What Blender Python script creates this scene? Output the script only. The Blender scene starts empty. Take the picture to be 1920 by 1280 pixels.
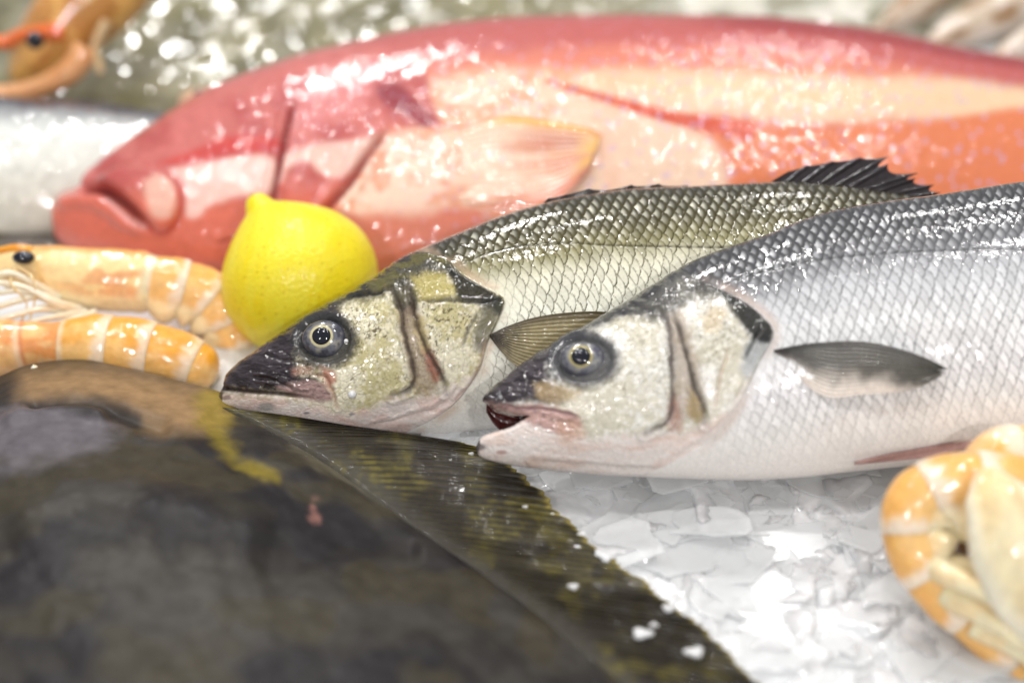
import bpy, math, random
import numpy as np
from mathutils import Vector, geometry

rng = np.random.default_rng(7)
random.seed(7)
C = bpy.context.scene.collection
S = bpy.context.scene

# ------------------------------------------------------------------ camera
PITCH = math.radians(40.0)
HC = 0.4725
CAM = np.array([0.0, 0.0, HC])
FWD = np.array([0.0, math.cos(PITCH), -math.sin(PITCH)])
RGT = np.array([1.0, 0.0, 0.0])
UPV = np.array([0.0, math.sin(PITCH), math.cos(PITCH)])
cd = bpy.data.cameras.new('camera')
cam = bpy.data.objects.new('camera', cd)
C.objects.link(cam)
cam.location = CAM
cam.rotation_euler = (math.radians(90) - PITCH, 0, 0)
cd.lens = 60.0
cd.sensor_width = 36.0
cd.clip_start = 0.01
cd.clip_end = 50
cd.dof.use_dof = True
cd.dof.focus_distance = 0.672
cd.dof.aperture_fstop = 2.7
S.camera = cam

# ------------------------------------------------------------------ light
w = bpy.data.worlds.new('World')
S.world = w
w.use_nodes = True
bg = w.node_tree.nodes['Background']
bg.inputs[0].default_value = (0.97, 0.985, 1.0, 1)
bg.inputs[1].default_value = 0.26


def lamp(x, y, z, sx, sy, watts, tx, ty, col=(1, 0.985, 0.96)):
    ld = bpy.data.lights.new('market_lamp', 'AREA')
    ld.shape = 'RECTANGLE'
    ld.size, ld.size_y = sx, sy
    ld.energy = watts
    ld.color = col
    o = bpy.data.objects.new('market_lamp', ld)
    C.objects.link(o)
    o.location = (x, y, z)
    d = Vector((tx, ty, 0)) - o.location
    o.rotation_euler = d.to_track_quat('-Z', 'Y').to_euler()
    return o


# the counter's lamps: rows of short bright tubes above the display and in the aisle
for lx in (-0.62, -0.05, 0.52):
    lamp(lx, 0.62, 1.35, 0.07, 0.04, 1.9, lx * 0.3, 0.5)
for lx in (-0.5, 0.0, 0.5):
    lamp(lx, 1.12, 1.45, 0.07, 0.04, 1.3, lx * 0.3, 0.6)
for lx in (-0.45, 0.5):
    lamp(lx, -0.85, 1.25, 0.08, 0.04, 5.4, lx * 0.1, 0.5)
lamp(-0.38, 1.9, 1.5, 0.30, 0.06, 9.5, -0.15, 0.6)
lamp(0.55, 1.9, 1.5, 0.2, 0.04, 2.5, 0.2, 0.6)

S.view_settings.view_transform = 'Standard'
S.view_settings.look = 'None'
S.view_settings.exposure = 0.52
S.view_settings.gamma = 1.0
S.render.engine = 'CYCLES'
S.cycles.use_denoising = True
S.cycles.max_bounces = 8
S.cycles.sample_clamp_indirect = 6.0

# ------------------------------------------------------------------ helpers
HALF = 960.0
KW = 0.6 / 1920.0          # metres per drawing unit per metre of distance


def at(px, py, d):
    px, py, d = np.broadcast_arrays(np.asarray(px, float), np.asarray(py, float), np.asarray(d, float))
    X = (px - 960.0) * KW * d
    Y = -(py - 640.0) * KW * d
    return CAM + d[..., None] * FWD + X[..., None] * RGT + Y[..., None] * UPV


def proj(P):
    Q = P - CAM
    d = Q @ FWD
    return 960 + (Q @ RGT) / d / KW, 640 - (Q @ UPV) / d / KW, d


def ground(px, py, z=0.0):
    k = math.sin(PITCH) + (np.asarray(py, float) - 640) * KW * math.cos(PITCH)
    d = (HC - z) / k
    return at(px, py, d)


def ss(a, b, x):
    t = np.clip((x - a) / (b - a), 0, 1)
    return t * t * (3 - 2 * t)


def lin(r, g, b):
    c = np.array([r, g, b], float) / 255.0
    return np.where(c <= 0.04045, c / 12.92, ((c + 0.055) / 1.055) ** 2.4)


def mix(A, B, m):
    m = np.asarray(m)[..., None]
    return A * (1 - m) + np.asarray(B) * m


def pchip(xk, yk):
    xk = np.asarray(xk, float)
    yk = np.asarray(yk, float)
    h = np.diff(xk)
    dl = np.diff(yk) / h
    m = np.zeros_like(yk)
    for i in range(1, len(xk) - 1):
        if dl[i - 1] * dl[i] > 0:
            w1, w2 = 2 * h[i] + h[i - 1], h[i] + 2 * h[i - 1]
            m[i] = (w1 + w2) / (w1 / dl[i - 1] + w2 / dl[i])
    m[0], m[-1] = dl[0], dl[-1]

    def f(x):
        x = np.asarray(x, float)
        xc = np.clip(x, xk[0], xk[-1])
        i = np.clip(np.searchsorted(xk, xc) - 1, 0, len(h) - 1)
        t = (xc - xk[i]) / h[i]
        return ((2 * t**3 - 3 * t**2 + 1) * yk[i] + (t**3 - 2 * t**2 + t) * h[i] * m[i]
                + (-2 * t**3 + 3 * t**2) * yk[i + 1] + (t**3 - t**2) * h[i] * m[i + 1])
    return f


def curve(pts):
    a = np.array(pts, float)
    return pchip(a[:, 0], a[:, 1])


def spath(pts, n):
    """smooth curve through points of any dimension, n samples"""
    a = np.array(pts, float)
    L = np.concatenate([[0], np.cumsum(np.linalg.norm(np.diff(a[:, :2], axis=0), axis=1))])
    L /= L[-1]
    t = np.linspace(0, 1, n)
    i = np.clip(np.searchsorted(L, t, 'right') - 1, 0, len(a) - 2)
    m = np.zeros_like(a)
    m[1:-1] = (a[2:] - a[:-2]) / (L[2:] - L[:-2])[:, None]
    m[0] = (a[1] - a[0]) / (L[1] - L[0])
    m[-1] = (a[-1] - a[-2]) / (L[-1] - L[-2])
    h = (L[i + 1] - L[i])[:, None]
    u = ((t - L[i]) / (L[i + 1] - L[i]))[:, None]
    return ((2 * u**3 - 3 * u**2 + 1) * a[i] + (u**3 - 2 * u**2 + u) * h * m[i]
            + (-2 * u**3 + 3 * u**2) * a[i + 1] + (u**3 - u**2) * h * m[i + 1])


def dline(px, py, pts, smooth=True):
    """distance to a polyline, and the 0..1 position along it"""
    a = spath(pts, max(24, 6 * len(pts))) if smooth and len(pts) > 2 else np.array(pts, float)
    best = np.full(px.shape, 1e9)
    pos = np.zeros(px.shape)
    n = len(a) - 1
    for k in range(n):
        ax, ay = a[k]
        bx, by = a[k + 1] - a[k]
        q = bx * bx + by * by + 1e-12
        t = np.clip(((px - ax) * bx + (py - ay) * by) / q, 0, 1)
        d = np.hypot(px - ax - t * bx, py - ay - t * by)
        c = d < best
        best = np.where(c, d, best)
        pos = np.where(c, (k + t) / n, pos)
    return best, pos


def sdf(px, py, poly, smooth=True):
    """signed distance to a closed outline, negative inside"""
    p = list(poly) + [poly[0]]
    a = spath(p, 8 * len(p)) if smooth else np.array(p, float)
    d, _ = dline(px, py, a, False)
    ins = np.zeros(px.shape, bool)
    for k in range(len(a) - 1):
        x0, y0 = a[k]
        x1, y1 = a[k + 1]
        if y0 == y1:
            continue
        c = ((y0 > py) != (y1 > py)) & (px < (x1 - x0) * (py - y0) / (y1 - y0) + x0)
        ins ^= c
    return np.where(ins, -d, d)


TAB = rng.random((256, 256))


def vnoise(x, y, seed=0):
    xi, yi = np.floor(x).astype(int), np.floor(y).astype(int)
    fx, fy = x - xi, y - yi
    fx, fy = fx * fx * (3 - 2 * fx), fy * fy * (3 - 2 * fy)
    s1, s2 = seed * 37, seed * 91
    g = lambda i, j: TAB[(i + s1) & 255, (j + s2) & 255]
    return (g(xi, yi) * (1 - fx) + g(xi + 1, yi) * fx) * (1 - fy) + (g(xi, yi + 1) * (1 - fx) + g(xi + 1, yi + 1) * fx) * fy


def fbm(x, y, seed=0, n=4):
    r, a, t = 0, 1.0, 0
    for k in range(n):
        r = r + a * vnoise(x * 2**k + 13.1 * k, y * 2**k + 7.7 * k, seed + k)
        t += a
        a *= 0.55
    return r / t


def worley(x, y, seed=0):
    xi, yi = np.floor(x).astype(int), np.floor(y).astype(int)
    f1 = np.full(x.shape, 9.0)
    f2 = np.full(x.shape, 9.0)
    idv = np.zeros(x.shape)
    for dx in (-1, 0, 1):
        for dy in (-1, 0, 1):
            i, j = xi + dx, yi + dy
            cx = i + TAB[(i + seed * 11) & 255, (j + 5) & 255]
            cy = j + TAB[(i + 71) & 255, (j + seed * 23) & 255]
            d = np.hypot(x - cx, y - cy)
            c = d < f1
            f2 = np.where(c, f1, np.minimum(f2, d))
            idv = np.where(c, TAB[(i + 31) & 255, (j + 17) & 255], idv)
            f1 = np.where(c, d, f1)
    return f1, f2, idv


def scales(a, b, RA=2.15, RB=0.66):
    """overlapping scales, head-side scale on top: radius 0..1, height 0..1, random id"""
    i0 = np.ceil(a - RA).astype(int)
    r = np.full(a.shape, 1.0)
    hgt = np.zeros(a.shape)
    rid = np.zeros(a.shape)
    done = np.zeros(a.shape, bool)
    for k in range(4):
        i = i0 + k
        off = 0.5 * (i & 1)
        j = np.round(b - off)
        da = (a - i)
        q = np.hypot(da / RA, (b - off - j) / RB)
        c = (~done) & (q < 1)
        r = np.where(c, q, r)
        hgt = np.where(c, da / RA, hgt)
        rid = np.where(c, TAB[i & 255, j.astype(int) & 255], rid)
        done |= c
    return r, hgt, rid


# ------------------------------------------------------------------ meshes
def raw_mesh(name, V, F4=None, F3=None, col=None, smooth=True):
    me = bpy.data.meshes.new(name)
    V = np.ascontiguousarray(V, np.float32)
    parts = []
    tot = []
    if F4 is not None and len(F4):
        F4 = np.asarray(F4, np.int32)
        parts.append(F4.ravel())
        tot.append(np.full(len(F4), 4, np.int32))
    if F3 is not None and len(F3):
        F3 = np.asarray(F3, np.int32)
        parts.append(F3.ravel())
        tot.append(np.full(len(F3), 3, np.int32))
    li = np.concatenate(parts)
    lt = np.concatenate(tot)
    me.vertices.add(len(V))
    me.vertices.foreach_set('co', V.ravel())
    me.loops.add(len(li))
    me.loops.foreach_set('vertex_index', li)
    me.polygons.add(len(lt))
    ls = np.concatenate([[0], np.cumsum(lt)[:-1]]).astype(np.int32)
    me.polygons.foreach_set('loop_start', ls)
    me.polygons.foreach_set('loop_total', lt)
    me.polygons.foreach_set('use_smooth', np.full(len(lt), smooth, bool))
    if col is not None:
        ca = me.color_attributes.new('Pigment', 'FLOAT_COLOR', 'POINT')
        cc = np.ones((len(V), 4), np.float32)
        cc[:, :3] = np.clip(col[:, :3], 0.0, 0.95)
        if col.shape[1] == 4:
            cc[:, 3] = col[:, 3]
        ca.data.foreach_set('color', cc.ravel())
    me.update(calc_edges=True)
    me.validate()
    return me


def link(name, me, mat, root=None):
    o = bpy.data.objects.new(name, me)
    C.objects.link(o)
    if mat is not None:
        me.materials.append(mat)
    if root is not None:
        o.parent = root
    return o


def wloc(root):
    v = np.zeros(3)
    while root is not None:
        v = v + np.array(root.location)
        root = root.parent
    return v


def part(name, V, F4, mat, root, col=None, F3=None, smooth=True):
    V = np.asarray(V, float).reshape(-1, 3) - wloc(root)
    if col is not None:
        col = np.asarray(col, float)
        col = col.reshape(-1, col.shape[-1])
    return link(name, raw_mesh(name, V, F4, F3, col, smooth), mat, root)


def thing(name, label, cat, loc, group=None):
    o = bpy.data.objects.new(name, None)
    C.objects.link(o)
    o.location = tuple(float(v) for v in loc)
    o.empty_display_size = 0.01
    o['label'] = label
    o['category'] = cat
    if group:
        o['group'] = group
    return o


def gridfaces(n, m, wrap=False, base=0):
    i, j = np.meshgrid(np.arange(n - 1), np.arange(m if wrap else m - 1), indexing='ij')
    j2 = (j + 1) % m
    return (base + np.stack([i * m + j, (i + 1) * m + j, (i + 1) * m + j2, i * m + j2], -1)).reshape(-1, 4)


def gnormals(P):
    du = np.gradient(P, axis=0)
    dv = np.gradient(P, axis=1)
    n = np.cross(du, dv)
    n /= np.linalg.norm(n, axis=-1, keepdims=True) + 1e-15
    return n


# ------------------------------------------------------------------ materials
def mat_base(name):
    m = bpy.data.materials.new(name)
    m.use_nodes = True
    nt = m.node_tree
    return m, nt, nt.nodes['Principled BSDF']


def wet(name, rough=0.35, coat=1.0, coat_rough=0.06, bump=((900, 0.0002), (260, 0.0004)), sss=0.0, sss_r=(0.004, 0.002, 0.001),
        var=0.12, var_scale=500, metallic=0.0, trans=0.0, col=None, alpha=1.0, spec=0.2, stretch=None, coat_bump=True, facet=None, wetmap=False):
    m, nt, b = mat_base(name)
    N, L = nt.nodes, nt.links
    if col is None:
        at_ = N.new('ShaderNodeVertexColor')
        at_.layer_name = 'Pigment'
        csock = at_.outputs['Color']
    else:
        rgb = N.new('ShaderNodeRGB')
        rgb.outputs[0].default_value = (*col, 1)
        csock = rgb.outputs[0]
    tc = N.new('ShaderNodeTexCoord')
    vec = tc.outputs['Object']
    if stretch:
        mp = N.new('ShaderNodeMapping')
        mp.inputs['Scale'].default_value = stretch
        L.new(vec, mp.inputs['Vector'])
        vec = mp.outputs['Vector']
    # slight mottling of the pigment
    nz = N.new('ShaderNodeTexNoise')
    nz.inputs['Scale'].default_value = var_scale
    nz.inputs['Detail'].default_value = 4
    L.new(vec, nz.inputs['Vector'])
    mr = N.new('ShaderNodeMapRange')
    mr.inputs['From Min'].default_value = 0.25
    mr.inputs['From Max'].default_value = 0.75
    mr.inputs['To Min'].default_value = 1 - var
    mr.inputs['To Max'].default_value = 1 + var
    L.new(nz.outputs['Fac'], mr.inputs['Value'])
    mx = N.new('ShaderNodeVectorMath')
    mx.operation = 'SCALE'
    L.new(csock, mx.inputs[0])
    L.new(mr.outputs['Result'], mx.inputs['Scale'])
    L.new(mx.outputs['Vector'], b.inputs['Base Color'])
    b.inputs['Roughness'].default_value = rough
    b.inputs['Coat Weight'].default_value = coat
    if wetmap:
        L.new(at_.outputs['Alpha'], b.inputs['Coat Weight'])
    b.inputs['Coat Roughness'].default_value = coat_rough
    b.inputs['Metallic'].default_value = metallic
    b.inputs['Specular IOR Level'].default_value = spec
    if trans:
        b.inputs['Transmission Weight'].default_value = trans
    if alpha < 1:
        b.inputs['Alpha'].default_value = alpha
    if sss:
        b.inputs['Subsurface Weight'].default_value = sss
        b.inputs['Subsurface Radius'].default_value = (1, 0.6, 0.4)
        b.inputs['Subsurface Scale'].default_value = sss_r[0]
    prev = None
    for sc, dist in bump:
        n2 = N.new('ShaderNodeTexNoise')
        n2.inputs['Scale'].default_value = sc
        n2.inputs['Detail'].default_value = 1.0
        L.new(vec, n2.inputs['Vector'])
        bp = N.new('ShaderNodeBump')
        bp.inputs['Strength'].default_value = 1.0
        bp.inputs['Distance'].default_value = dist
        L.new(n2.outputs['Fac'], bp.inputs['Height'])
        if prev is not None:
            L.new(prev.outputs['Normal'], bp.inputs['Normal'])
        prev = bp
    if prev is not None:
        nrm_out = prev.outputs['Normal']
        L.new(nrm_out, b.inputs['Normal'])
        if facet:
            # little flat scales, each leaning its own way
            vo = N.new('ShaderNodeTexVoronoi')
            vo.inputs['Scale'].default_value = facet[0]
            L.new(vec, vo.inputs['Vector'])
            sb = N.new('ShaderNodeVectorMath')
            sb.operation = 'SUBTRACT'
            L.new(vo.outputs['Color'], sb.inputs[0])
            sb.inputs[1].default_value = (0.5, 0.5, 0.5)
            sc_ = N.new('ShaderNodeVectorMath')
            sc_.operation = 'SCALE'
            sc_.inputs['Scale'].default_value = facet[1]
            L.new(sb.outputs['Vector'], sc_.inputs[0])
            ad = N.new('ShaderNodeVectorMath')
            ad.operation = 'ADD'
            L.new(nrm_out, ad.inputs[0])
            L.new(sc_.outputs['Vector'], ad.inputs[1])
            nn = N.new('ShaderNodeVectorMath')
            nn.operation = 'NORMALIZE'
            L.new(ad.outputs['Vector'], nn.inputs[0])
            nrm_out = nn.outputs['Vector']
        if coat_bump:
            L.new(nrm_out, b.inputs['Coat Normal'])
    return m


M_bass = wet('wet_bass_skin', 0.5, 1.0, 0.03, ((420, 0.00014), (1000, 0.00004)), var=0.10, var_scale=900, spec=0.05)
M_silver = wet('silver_fish_skin', 0.45, 1.0, 0.03, ((60, 0.0002),), var=0.08, var_scale=200, spec=0.1, facet=(480, 0.16))
M_fin = wet('wet_fin_membrane', 0.4, 1.0, 0.05, ((500, 0.00015),), var=0.15, var_scale=700)
M_darkfin = wet('wet_dark_fin', 0.4, 1.0, 0.05, ((300, 0.0004),), var=0.3, var_scale=400)
M_group = wet('wet_grouper_skin', 0.42, 1.0, 0.05, ((520, 0.00010), (120, 0.0003)), var=0.06, var_scale=300, sss=0.12, facet=(800, 0.14))
M_eye = wet('wet_eye', 0.2, 1.0, 0.02, ((160, 0.0003),), var=0.10, var_scale=700)
M_pupil = wet('black_pupil', 0.1, 1.0, 0.02, ((170, 0.0005),), var=0.1, col=(0.004, 0.005, 0.012))
M_mouth = wet('mouth_lining', 0.3, 1.0, 0.1, ((400, 0.0004),), var=0.3, var_scale=300, col=tuple(lin(66, 18, 16)))
M_lemon = wet('lemon_peel', 0.42, 0.3, 0.15, ((900, 0.00010), (1800, 0.00004)), var=0.05, var_scale=450, sss=0.5, sss_r=(0.006, 0, 0))
M_shell = wet('prawn_shell', 0.4, 1.0, 0.05, ((300, 0.0003), (900, 0.00006)), var=0.12, var_scale=260, sss=0.35, sss_r=(0.004, 0, 0))
M_leg = wet('prawn_leg', 0.3, 1.0, 0.1, ((300, 0.0003),), var=0.08, var_scale=300, sss=0.4, sss_r=(0.004, 0, 0))
M_flat = wet('flatfish_skin', 0.48, 0.06, 0.35, ((300, 0.00006), (70, 0.0002)), var=0.25, var_scale=160, spec=0.12)
M_flatfin = wet('flatfish_fin', 0.5, 1.0, 0.04, ((400, 0.00010), (90, 0.0009)), var=0.2, var_scale=400, wetmap=True)
M_back = wet('background_fish_skin', 0.5, 1.0, 0.02, ((60, 0.0003),), var=0.3, var_scale=110, facet=(320, 0.27))
M_squid = wet('squid_skin', 0.3, 1.0, 0.04, ((120, 0.0010),), var=0.1, var_scale=120, sss=0.3, sss_r=(0.006, 0, 0))


def ice_mat(flake=False):
    m, nt, b = mat_base('ice_flakes' if flake else 'crushed_ice')
    N, L = nt.nodes, nt.links
    b.inputs['Base Color'].default_value = (0.74, 0.75, 0.765, 1)
    b.inputs['Roughness'].default_value = 0.28
    b.inputs['IOR'].default_value = 1.31
    b.inputs['Subsurface Weight'].default_value = 0.6
    b.inputs['Subsurface Radius'].default_value = (0.9, 1, 1)
    b.inputs['Subsurface Scale'].default_value = 0.008
    b.inputs['Coat Weight'].default_value = 0.5
    b.inputs['Coat Roughness'].default_value = 0.12
    if flake:
        b.inputs['Subsurface Weight'].default_value = 0
        b.inputs['Base Color'].default_value = (0.79, 0.80, 0.81, 1)
        b.inputs['Alpha'].default_value = 0.55
    tc = N.new('ShaderNodeTexCoord')
    prev = None
    for sc, dist in ((60, 0.0006), (420, 0.00015)):
        n2 = N.new('ShaderNodeTexNoise')
        n2.inputs['Scale'].default_value = sc
        n2.inputs['Detail'].default_value = 4
        L.new(tc.outputs['Object'], n2.inputs['Vector'])
        bp = N.new('ShaderNodeBump')
        bp.inputs['Distance'].default_value = dist
        L.new(n2.outputs['Fac'], bp.inputs['Height'])
        if prev is not None:
            L.new(prev.outputs['Normal'], bp.inputs['Normal'])
        prev = bp
    L.new(prev.outputs['Normal'], b.inputs['Normal'])
    return m


M_ice = ice_mat()
M_flake = ice_mat(True)

# ------------------------------------------------------------------ crushed ice
def build_ice():
    def ax(lo, flo, fhi, hi, fine, coarse):
        return np.concatenate([np.arange(lo, flo, coarse), np.arange(flo, fhi, fine), np.arange(fhi, hi, coarse)])
    xs = ax(-0.75, -0.02, 0.30, 0.8, 0.0008, 0.006)
    ys = ax(0.05, 0.30, 0.52, 1.5, 0.0008, 0.006)
    X, Y = np.meshgrid(xs, ys, indexing='ij')
    Z = -0.006 + 0.006 * (fbm(X * 22 + 50, Y * 22 + 50, 3, 4) - 0.5) + 0.004 * (fbm(X * 90 + 50, Y * 90 + 50, 9, 3) - 0.5)
    r = np.random.default_rng(41)
    # flat shards of flake ice, each a tilted plate with a ragged outline
    for k in range(1500):
        fine = k > 250
        if fine:
            cx, cy = r.uniform(-0.03, 0.31), r.uniform(0.29, 0.53)
            R = r.uniform(0.004, 0.016) if r.random() < .6 else r.uniform(0.014, 0.036)
        else:
            cx, cy = r.uniform(-0.7, 0.75), r.uniform(0.1, 1.4)
            R = r.uniform(0.015, 0.04)
        tx, ty = r.normal(0, 0.13, 2)
        zc = r.uniform(-0.006, 0.003)
        i0, i1 = np.searchsorted(xs, [cx - 1.5 * R, cx + 1.5 * R])
        j0, j1 = np.searchsorted(ys, [cy - 1.5 * R, cy + 1.5 * R])
        if i1 - i0 < 2 or j1 - j0 < 2:
            continue
        x, y = X[i0:i1, j0:j1] - cx, Y[i0:i1, j0:j1] - cy
        th = np.arctan2(y, x)
        ph = r.uniform(0, 6.28, 4)
        am = r.uniform(0.05, 0.28, 4)
        rad = R * (1 + am[0] * np.sin(2 * th + ph[0]) + am[1] * np.sin(3 * th + ph[1]) + 0.6 * am[2] * np.sin(5 * th + ph[2])
                   + 0.35 * am[3] * np.sin(9 * th + ph[3]) + 0.25 * (fbm(x / R * 3 + 9 + k, y / R * 3 + 9, 5, 2) - .5))
        d = np.hypot(x, y) - rad
        zz = zc + tx * x + ty * y + 0.0012 * (fbm(x * 160 + 40 + k, y * 160 + 40, 2, 3) - 0.5)
        zz = zz - r.uniform(.0006, .0024) * ss(-0.003, 0.0006, d) ** 2
        sub = Z[i0:i1, j0:j1]
        Z[i0:i1, j0:j1] = np.where((d < 0.0004) & (zz > sub), zz, sub)
    # the bed dips towards the back of the counter
    Z -= 0.034 * ss(0.57, 0.72, Y)
    V = [np.stack([X, Y, Z], -1).reshape(-1, 3)]
    F4, F3 = [gridfaces(len(xs), len(ys))[:, ::-1]], []
    base = len(V[0])
    rim = curve([(760, 819), (880, 832), (985, 887), (1060, 968), (1160, 1052), (1260, 1126), (1345, 1192), (1430, 1282), (1560, 1420)])
    # loose slivers lying over one another
    for k in range(1100):
        cx, cy = r.uniform(-0.03, 0.31), r.uniform(0.30, 0.52)
        i, j = np.searchsorted(xs, cx), np.searchsorted(ys, cy)
        z0 = Z[min(i, len(xs) - 1), min(j, len(ys) - 1)]
        cz = z0 + r.uniform(-0.0010, 0.0007)
        qx, qy, _ = proj(np.array([cx, cy, cz]))
        R = r.uniform(0.0012, 0.006) if r.random() < .6 else r.uniform(0.006, 0.019)
        if qx < 760 or qy > rim(qx) - 10 - R / 0.0003 * .55:
            continue
        m = r.integers(9, 17)
        th = np.sort(r.uniform(0, 2 * math.pi, m))
        rr = R * (0.62 + 0.4 * r.uniform(0, 1, m)) * (1 + .25 * np.sin(2 * th + r.uniform(0, 6)))
        pl = np.stack([rr * np.cos(th) * 1.25, rr * np.sin(th), 0 * th], -1)
        tn = np.array([r.normal(0, .08), r.normal(0, .08), 1.0])
        tn /= np.linalg.norm(tn)
        u = np.cross([0, 1, .1], tn)
        u /= np.linalg.norm(u)
        v = np.cross(tn, u)
        th_ = r.uniform(.0003, .0006)
        top = np.array([cx, cy, cz]) + pl[:, :1] * u + pl[:, 1:2] * v
        bev = np.array([cx, cy, cz]) + (top - np.array([cx, cy, cz])) * 0.9 + tn * th_ * 0.5
        V.append(np.concatenate([bev, top, top - tn * th_]))
        q = np.arange(m)
        for o_ in (0, m):
            F4.append(base + np.stack([o_ + q, o_ + m + q, o_ + m + (q + 1) % m, o_ + (q + 1) % m], -1))
        F3.append(base + np.stack([np.zeros(m - 2, int), q[1:-1], q[2:]], -1))
        base += 3 * m
    me = raw_mesh('crushed_ice', np.concatenate(V), np.concatenate(F4), np.concatenate(F3))
    o = link('crushed_ice', me, M_ice)
    me.materials.append(M_flake)
    n4, nb4, n3 = sum(len(f) for f in F4), len(F4[0]), sum(len(f) for f in F3)
    mi = np.ones(len(me.polygons), np.int32)
    mi[:nb4] = 0
    me.polygons.foreach_set('material_index', mi)
    sm = np.zeros(len(me.polygons), bool)
    sm[:nb4] = True
    me.polygons.foreach_set('use_smooth', sm)
    o['kind'] = 'stuff'
    o['label'] = 'white crushed flake ice spread under the fish on the counter'
    o['category'] = 'ice'


build_ice()

# ------------------------------------------------------------------ fish bodies
def plane_normal(depth, x0, y0, x1, y1):
    a, b, c = at(x0, y0, depth(x0, y0)), at(x1, y0, depth(x1, y0)), at(x0, y1, depth(x0, y1))
    n = np.cross(b - a, c - a)
    n /= np.linalg.norm(n)
    return n if n @ FWD < 0 else -n


def fish_body(top, bot, xs, nf, depth, nrm, half, detail, root, mat, nb=28, mouth=None, pw=2.0, name='body', sharp=1.0):
    """closed body around a vertical mid-plane; front flank carries the relief and pigment (the far flank mirrors the pigment)"""
    T, B = top(xs), bot(xs)
    tau = np.linspace(0, 1, nf)
    nx = len(xs)
    jm = None
    if mouth is not None:
        ub, jt, xc, xu, yu = mouth            # upper-lip lower edge, lower-jaw upper edge, corner x
        ic = int(np.searchsorted(xs, xc))
        yc = ub(xc)
        fr = (B[ic] - yc) / (B[ic] - T[ic])
        jm = int(round(math.acos(1 - 2 * fr) / math.pi * (nf - 1)))
    t = 0.5 - 0.5 * np.cos(math.pi * tau)             # 0 belly .. 1 back
    Y = B[:, None] + (T - B)[:, None] * t[None, :]
    X = np.repeat(xs[:, None], nf, 1)
    prof = np.maximum(1 - np.abs(2 * t - 1) ** pw, 0) ** (1 / pw)
    W = half(xs)[:, None] * prof[None, :]
    if mouth is not None:
        # split the rows of the front columns into jaw rows and snout rows
        jj = np.arange(nf)
        for i in range(ic):
            x = xs[i]
            u, q = ub(x), jt(x)
            lowr = t[:jm + 1] / t[jm]
            Y[i, :jm + 1] = B[i] + (q - B[i]) * lowr
            hir = (t[jm + 1:] - t[jm + 1]) / (1 - t[jm + 1])
            Y[i, jm + 1:] = u + (T[i] - u) * hir
            if x < xu:
                X[i, jm + 1:], Y[i, jm + 1:] = xu, yu
                W[i, jm + 1:] = 0
            k = ss(0, 40, xc - x)
            e1 = np.clip((Y[i, :jm + 1] - q) / 14.0, 0, 1)
            e2 = np.clip((u - Y[i, jm + 1:]) / 14.0, 0, 1)
            W[i, :jm + 1] *= (1 - k * 0.75 * (1 - np.sqrt(1 - (1 - e1) ** 2)))
            W[i, jm + 1:] *= (1 - k * 0.75 * (1 - np.sqrt(1 - (1 - e2) ** 2)))
    D = depth(X, Y)
    base = at(X, Y, D)
    Pf = base + nrm * W[..., None]
    n = gnormals(Pf)
    if (n[nx // 2, nf // 2] @ nrm) < 0:
        n = -n
    qx, qy, _ = proj(Pf)
    disp, col = detail(qx, qy, X, Y)
    edge = np.minimum(tau, 1 - tau)
    fade = ss(0, 0.05, edge)[None, :]
    Pd = Pf + n * (disp * fade)[..., None]
    # far flank, coarser rows
    jb = np.unique(np.round(np.linspace(0, nf - 1, nb)).astype(int))
    if jm is not None:
        jb = np.unique(np.concatenate([jb, [jm, jm + 1]]))
    Pb = base[:, jb] - nrm * W[:, jb, None]
    cb = col[:, jb]
    V = np.concatenate([Pd.reshape(-1, 3), Pb[:, 1:-1].reshape(-1, 3)])
    colv = np.concatenate([col.reshape(-1, 3), cb[:, 1:-1].reshape(-1, 3)])
    fi = np.arange(nx * nf).reshape(nx, nf)
    bi = np.empty((nx, len(jb)), int)
    bi[:, 0], bi[:, -1] = fi[:, 0], fi[:, -1]
    bi[:, 1:-1] = nx * nf + np.arange(nx * (len(jb) - 2)).reshape(nx, -1)

    def faces(ix, flip, jcut=None):
        a, b, c, d = ix[:-1, :-1], ix[1:, :-1], ix[1:, 1:], ix[:-1, 1:]
        q = np.stack([a, d, c, b] if flip else [a, b, c, d], -1)
        if jcut is not None:
            keep = np.ones(q.shape[:2], bool)
            keep[:ic, jcut] = False
            return q[keep]
        return q.reshape(-1, 4)
    F = [faces(fi, False, jm)]
    kb = None
    if jm is not None:
        kb = int(np.where(jb == jm)[0][0])
    F.append(faces(bi, True, kb))
    if jm is not None:
        for jf, jk, fl in ((jm, kb, False), (jm + 1, kb + 1, True)):
            a, b, c, d = fi[:ic, jf], fi[1:ic + 1, jf], bi[1:ic + 1, jk], bi[:ic, jk]
            F.append(np.stack([a, d, c, b] if not fl else [a, b, c, d], -1))
    e0 = fi[-1, :]
    o = part(name, V, np.concatenate(F), mat, root, colv)
    gx, gy, _ = proj(Pd)

    def surf(px, py, off=0.0):
        k = int(np.argmin((gx - px) ** 2 + (gy - py) ** 2))
        return Pd.reshape(-1, 3)[k] + nrm * off
    surf.normal = lambda px, py: n.reshape(-1, 3)[int(np.argmin((gx - px) ** 2 + (gy - py) ** 2))]
    return o, surf


def xgrid(a, b, fine, c=None, coarse=14, tip=18):
    head = a + (np.linspace(0, 1, 24) ** 2) * tip
    mid = np.arange(a + tip + fine, b, fine)
    out = [head, mid]
    if c is not None:
        out.append(np.arange(b, c, coarse))
    return np.concatenate(out)


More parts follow.
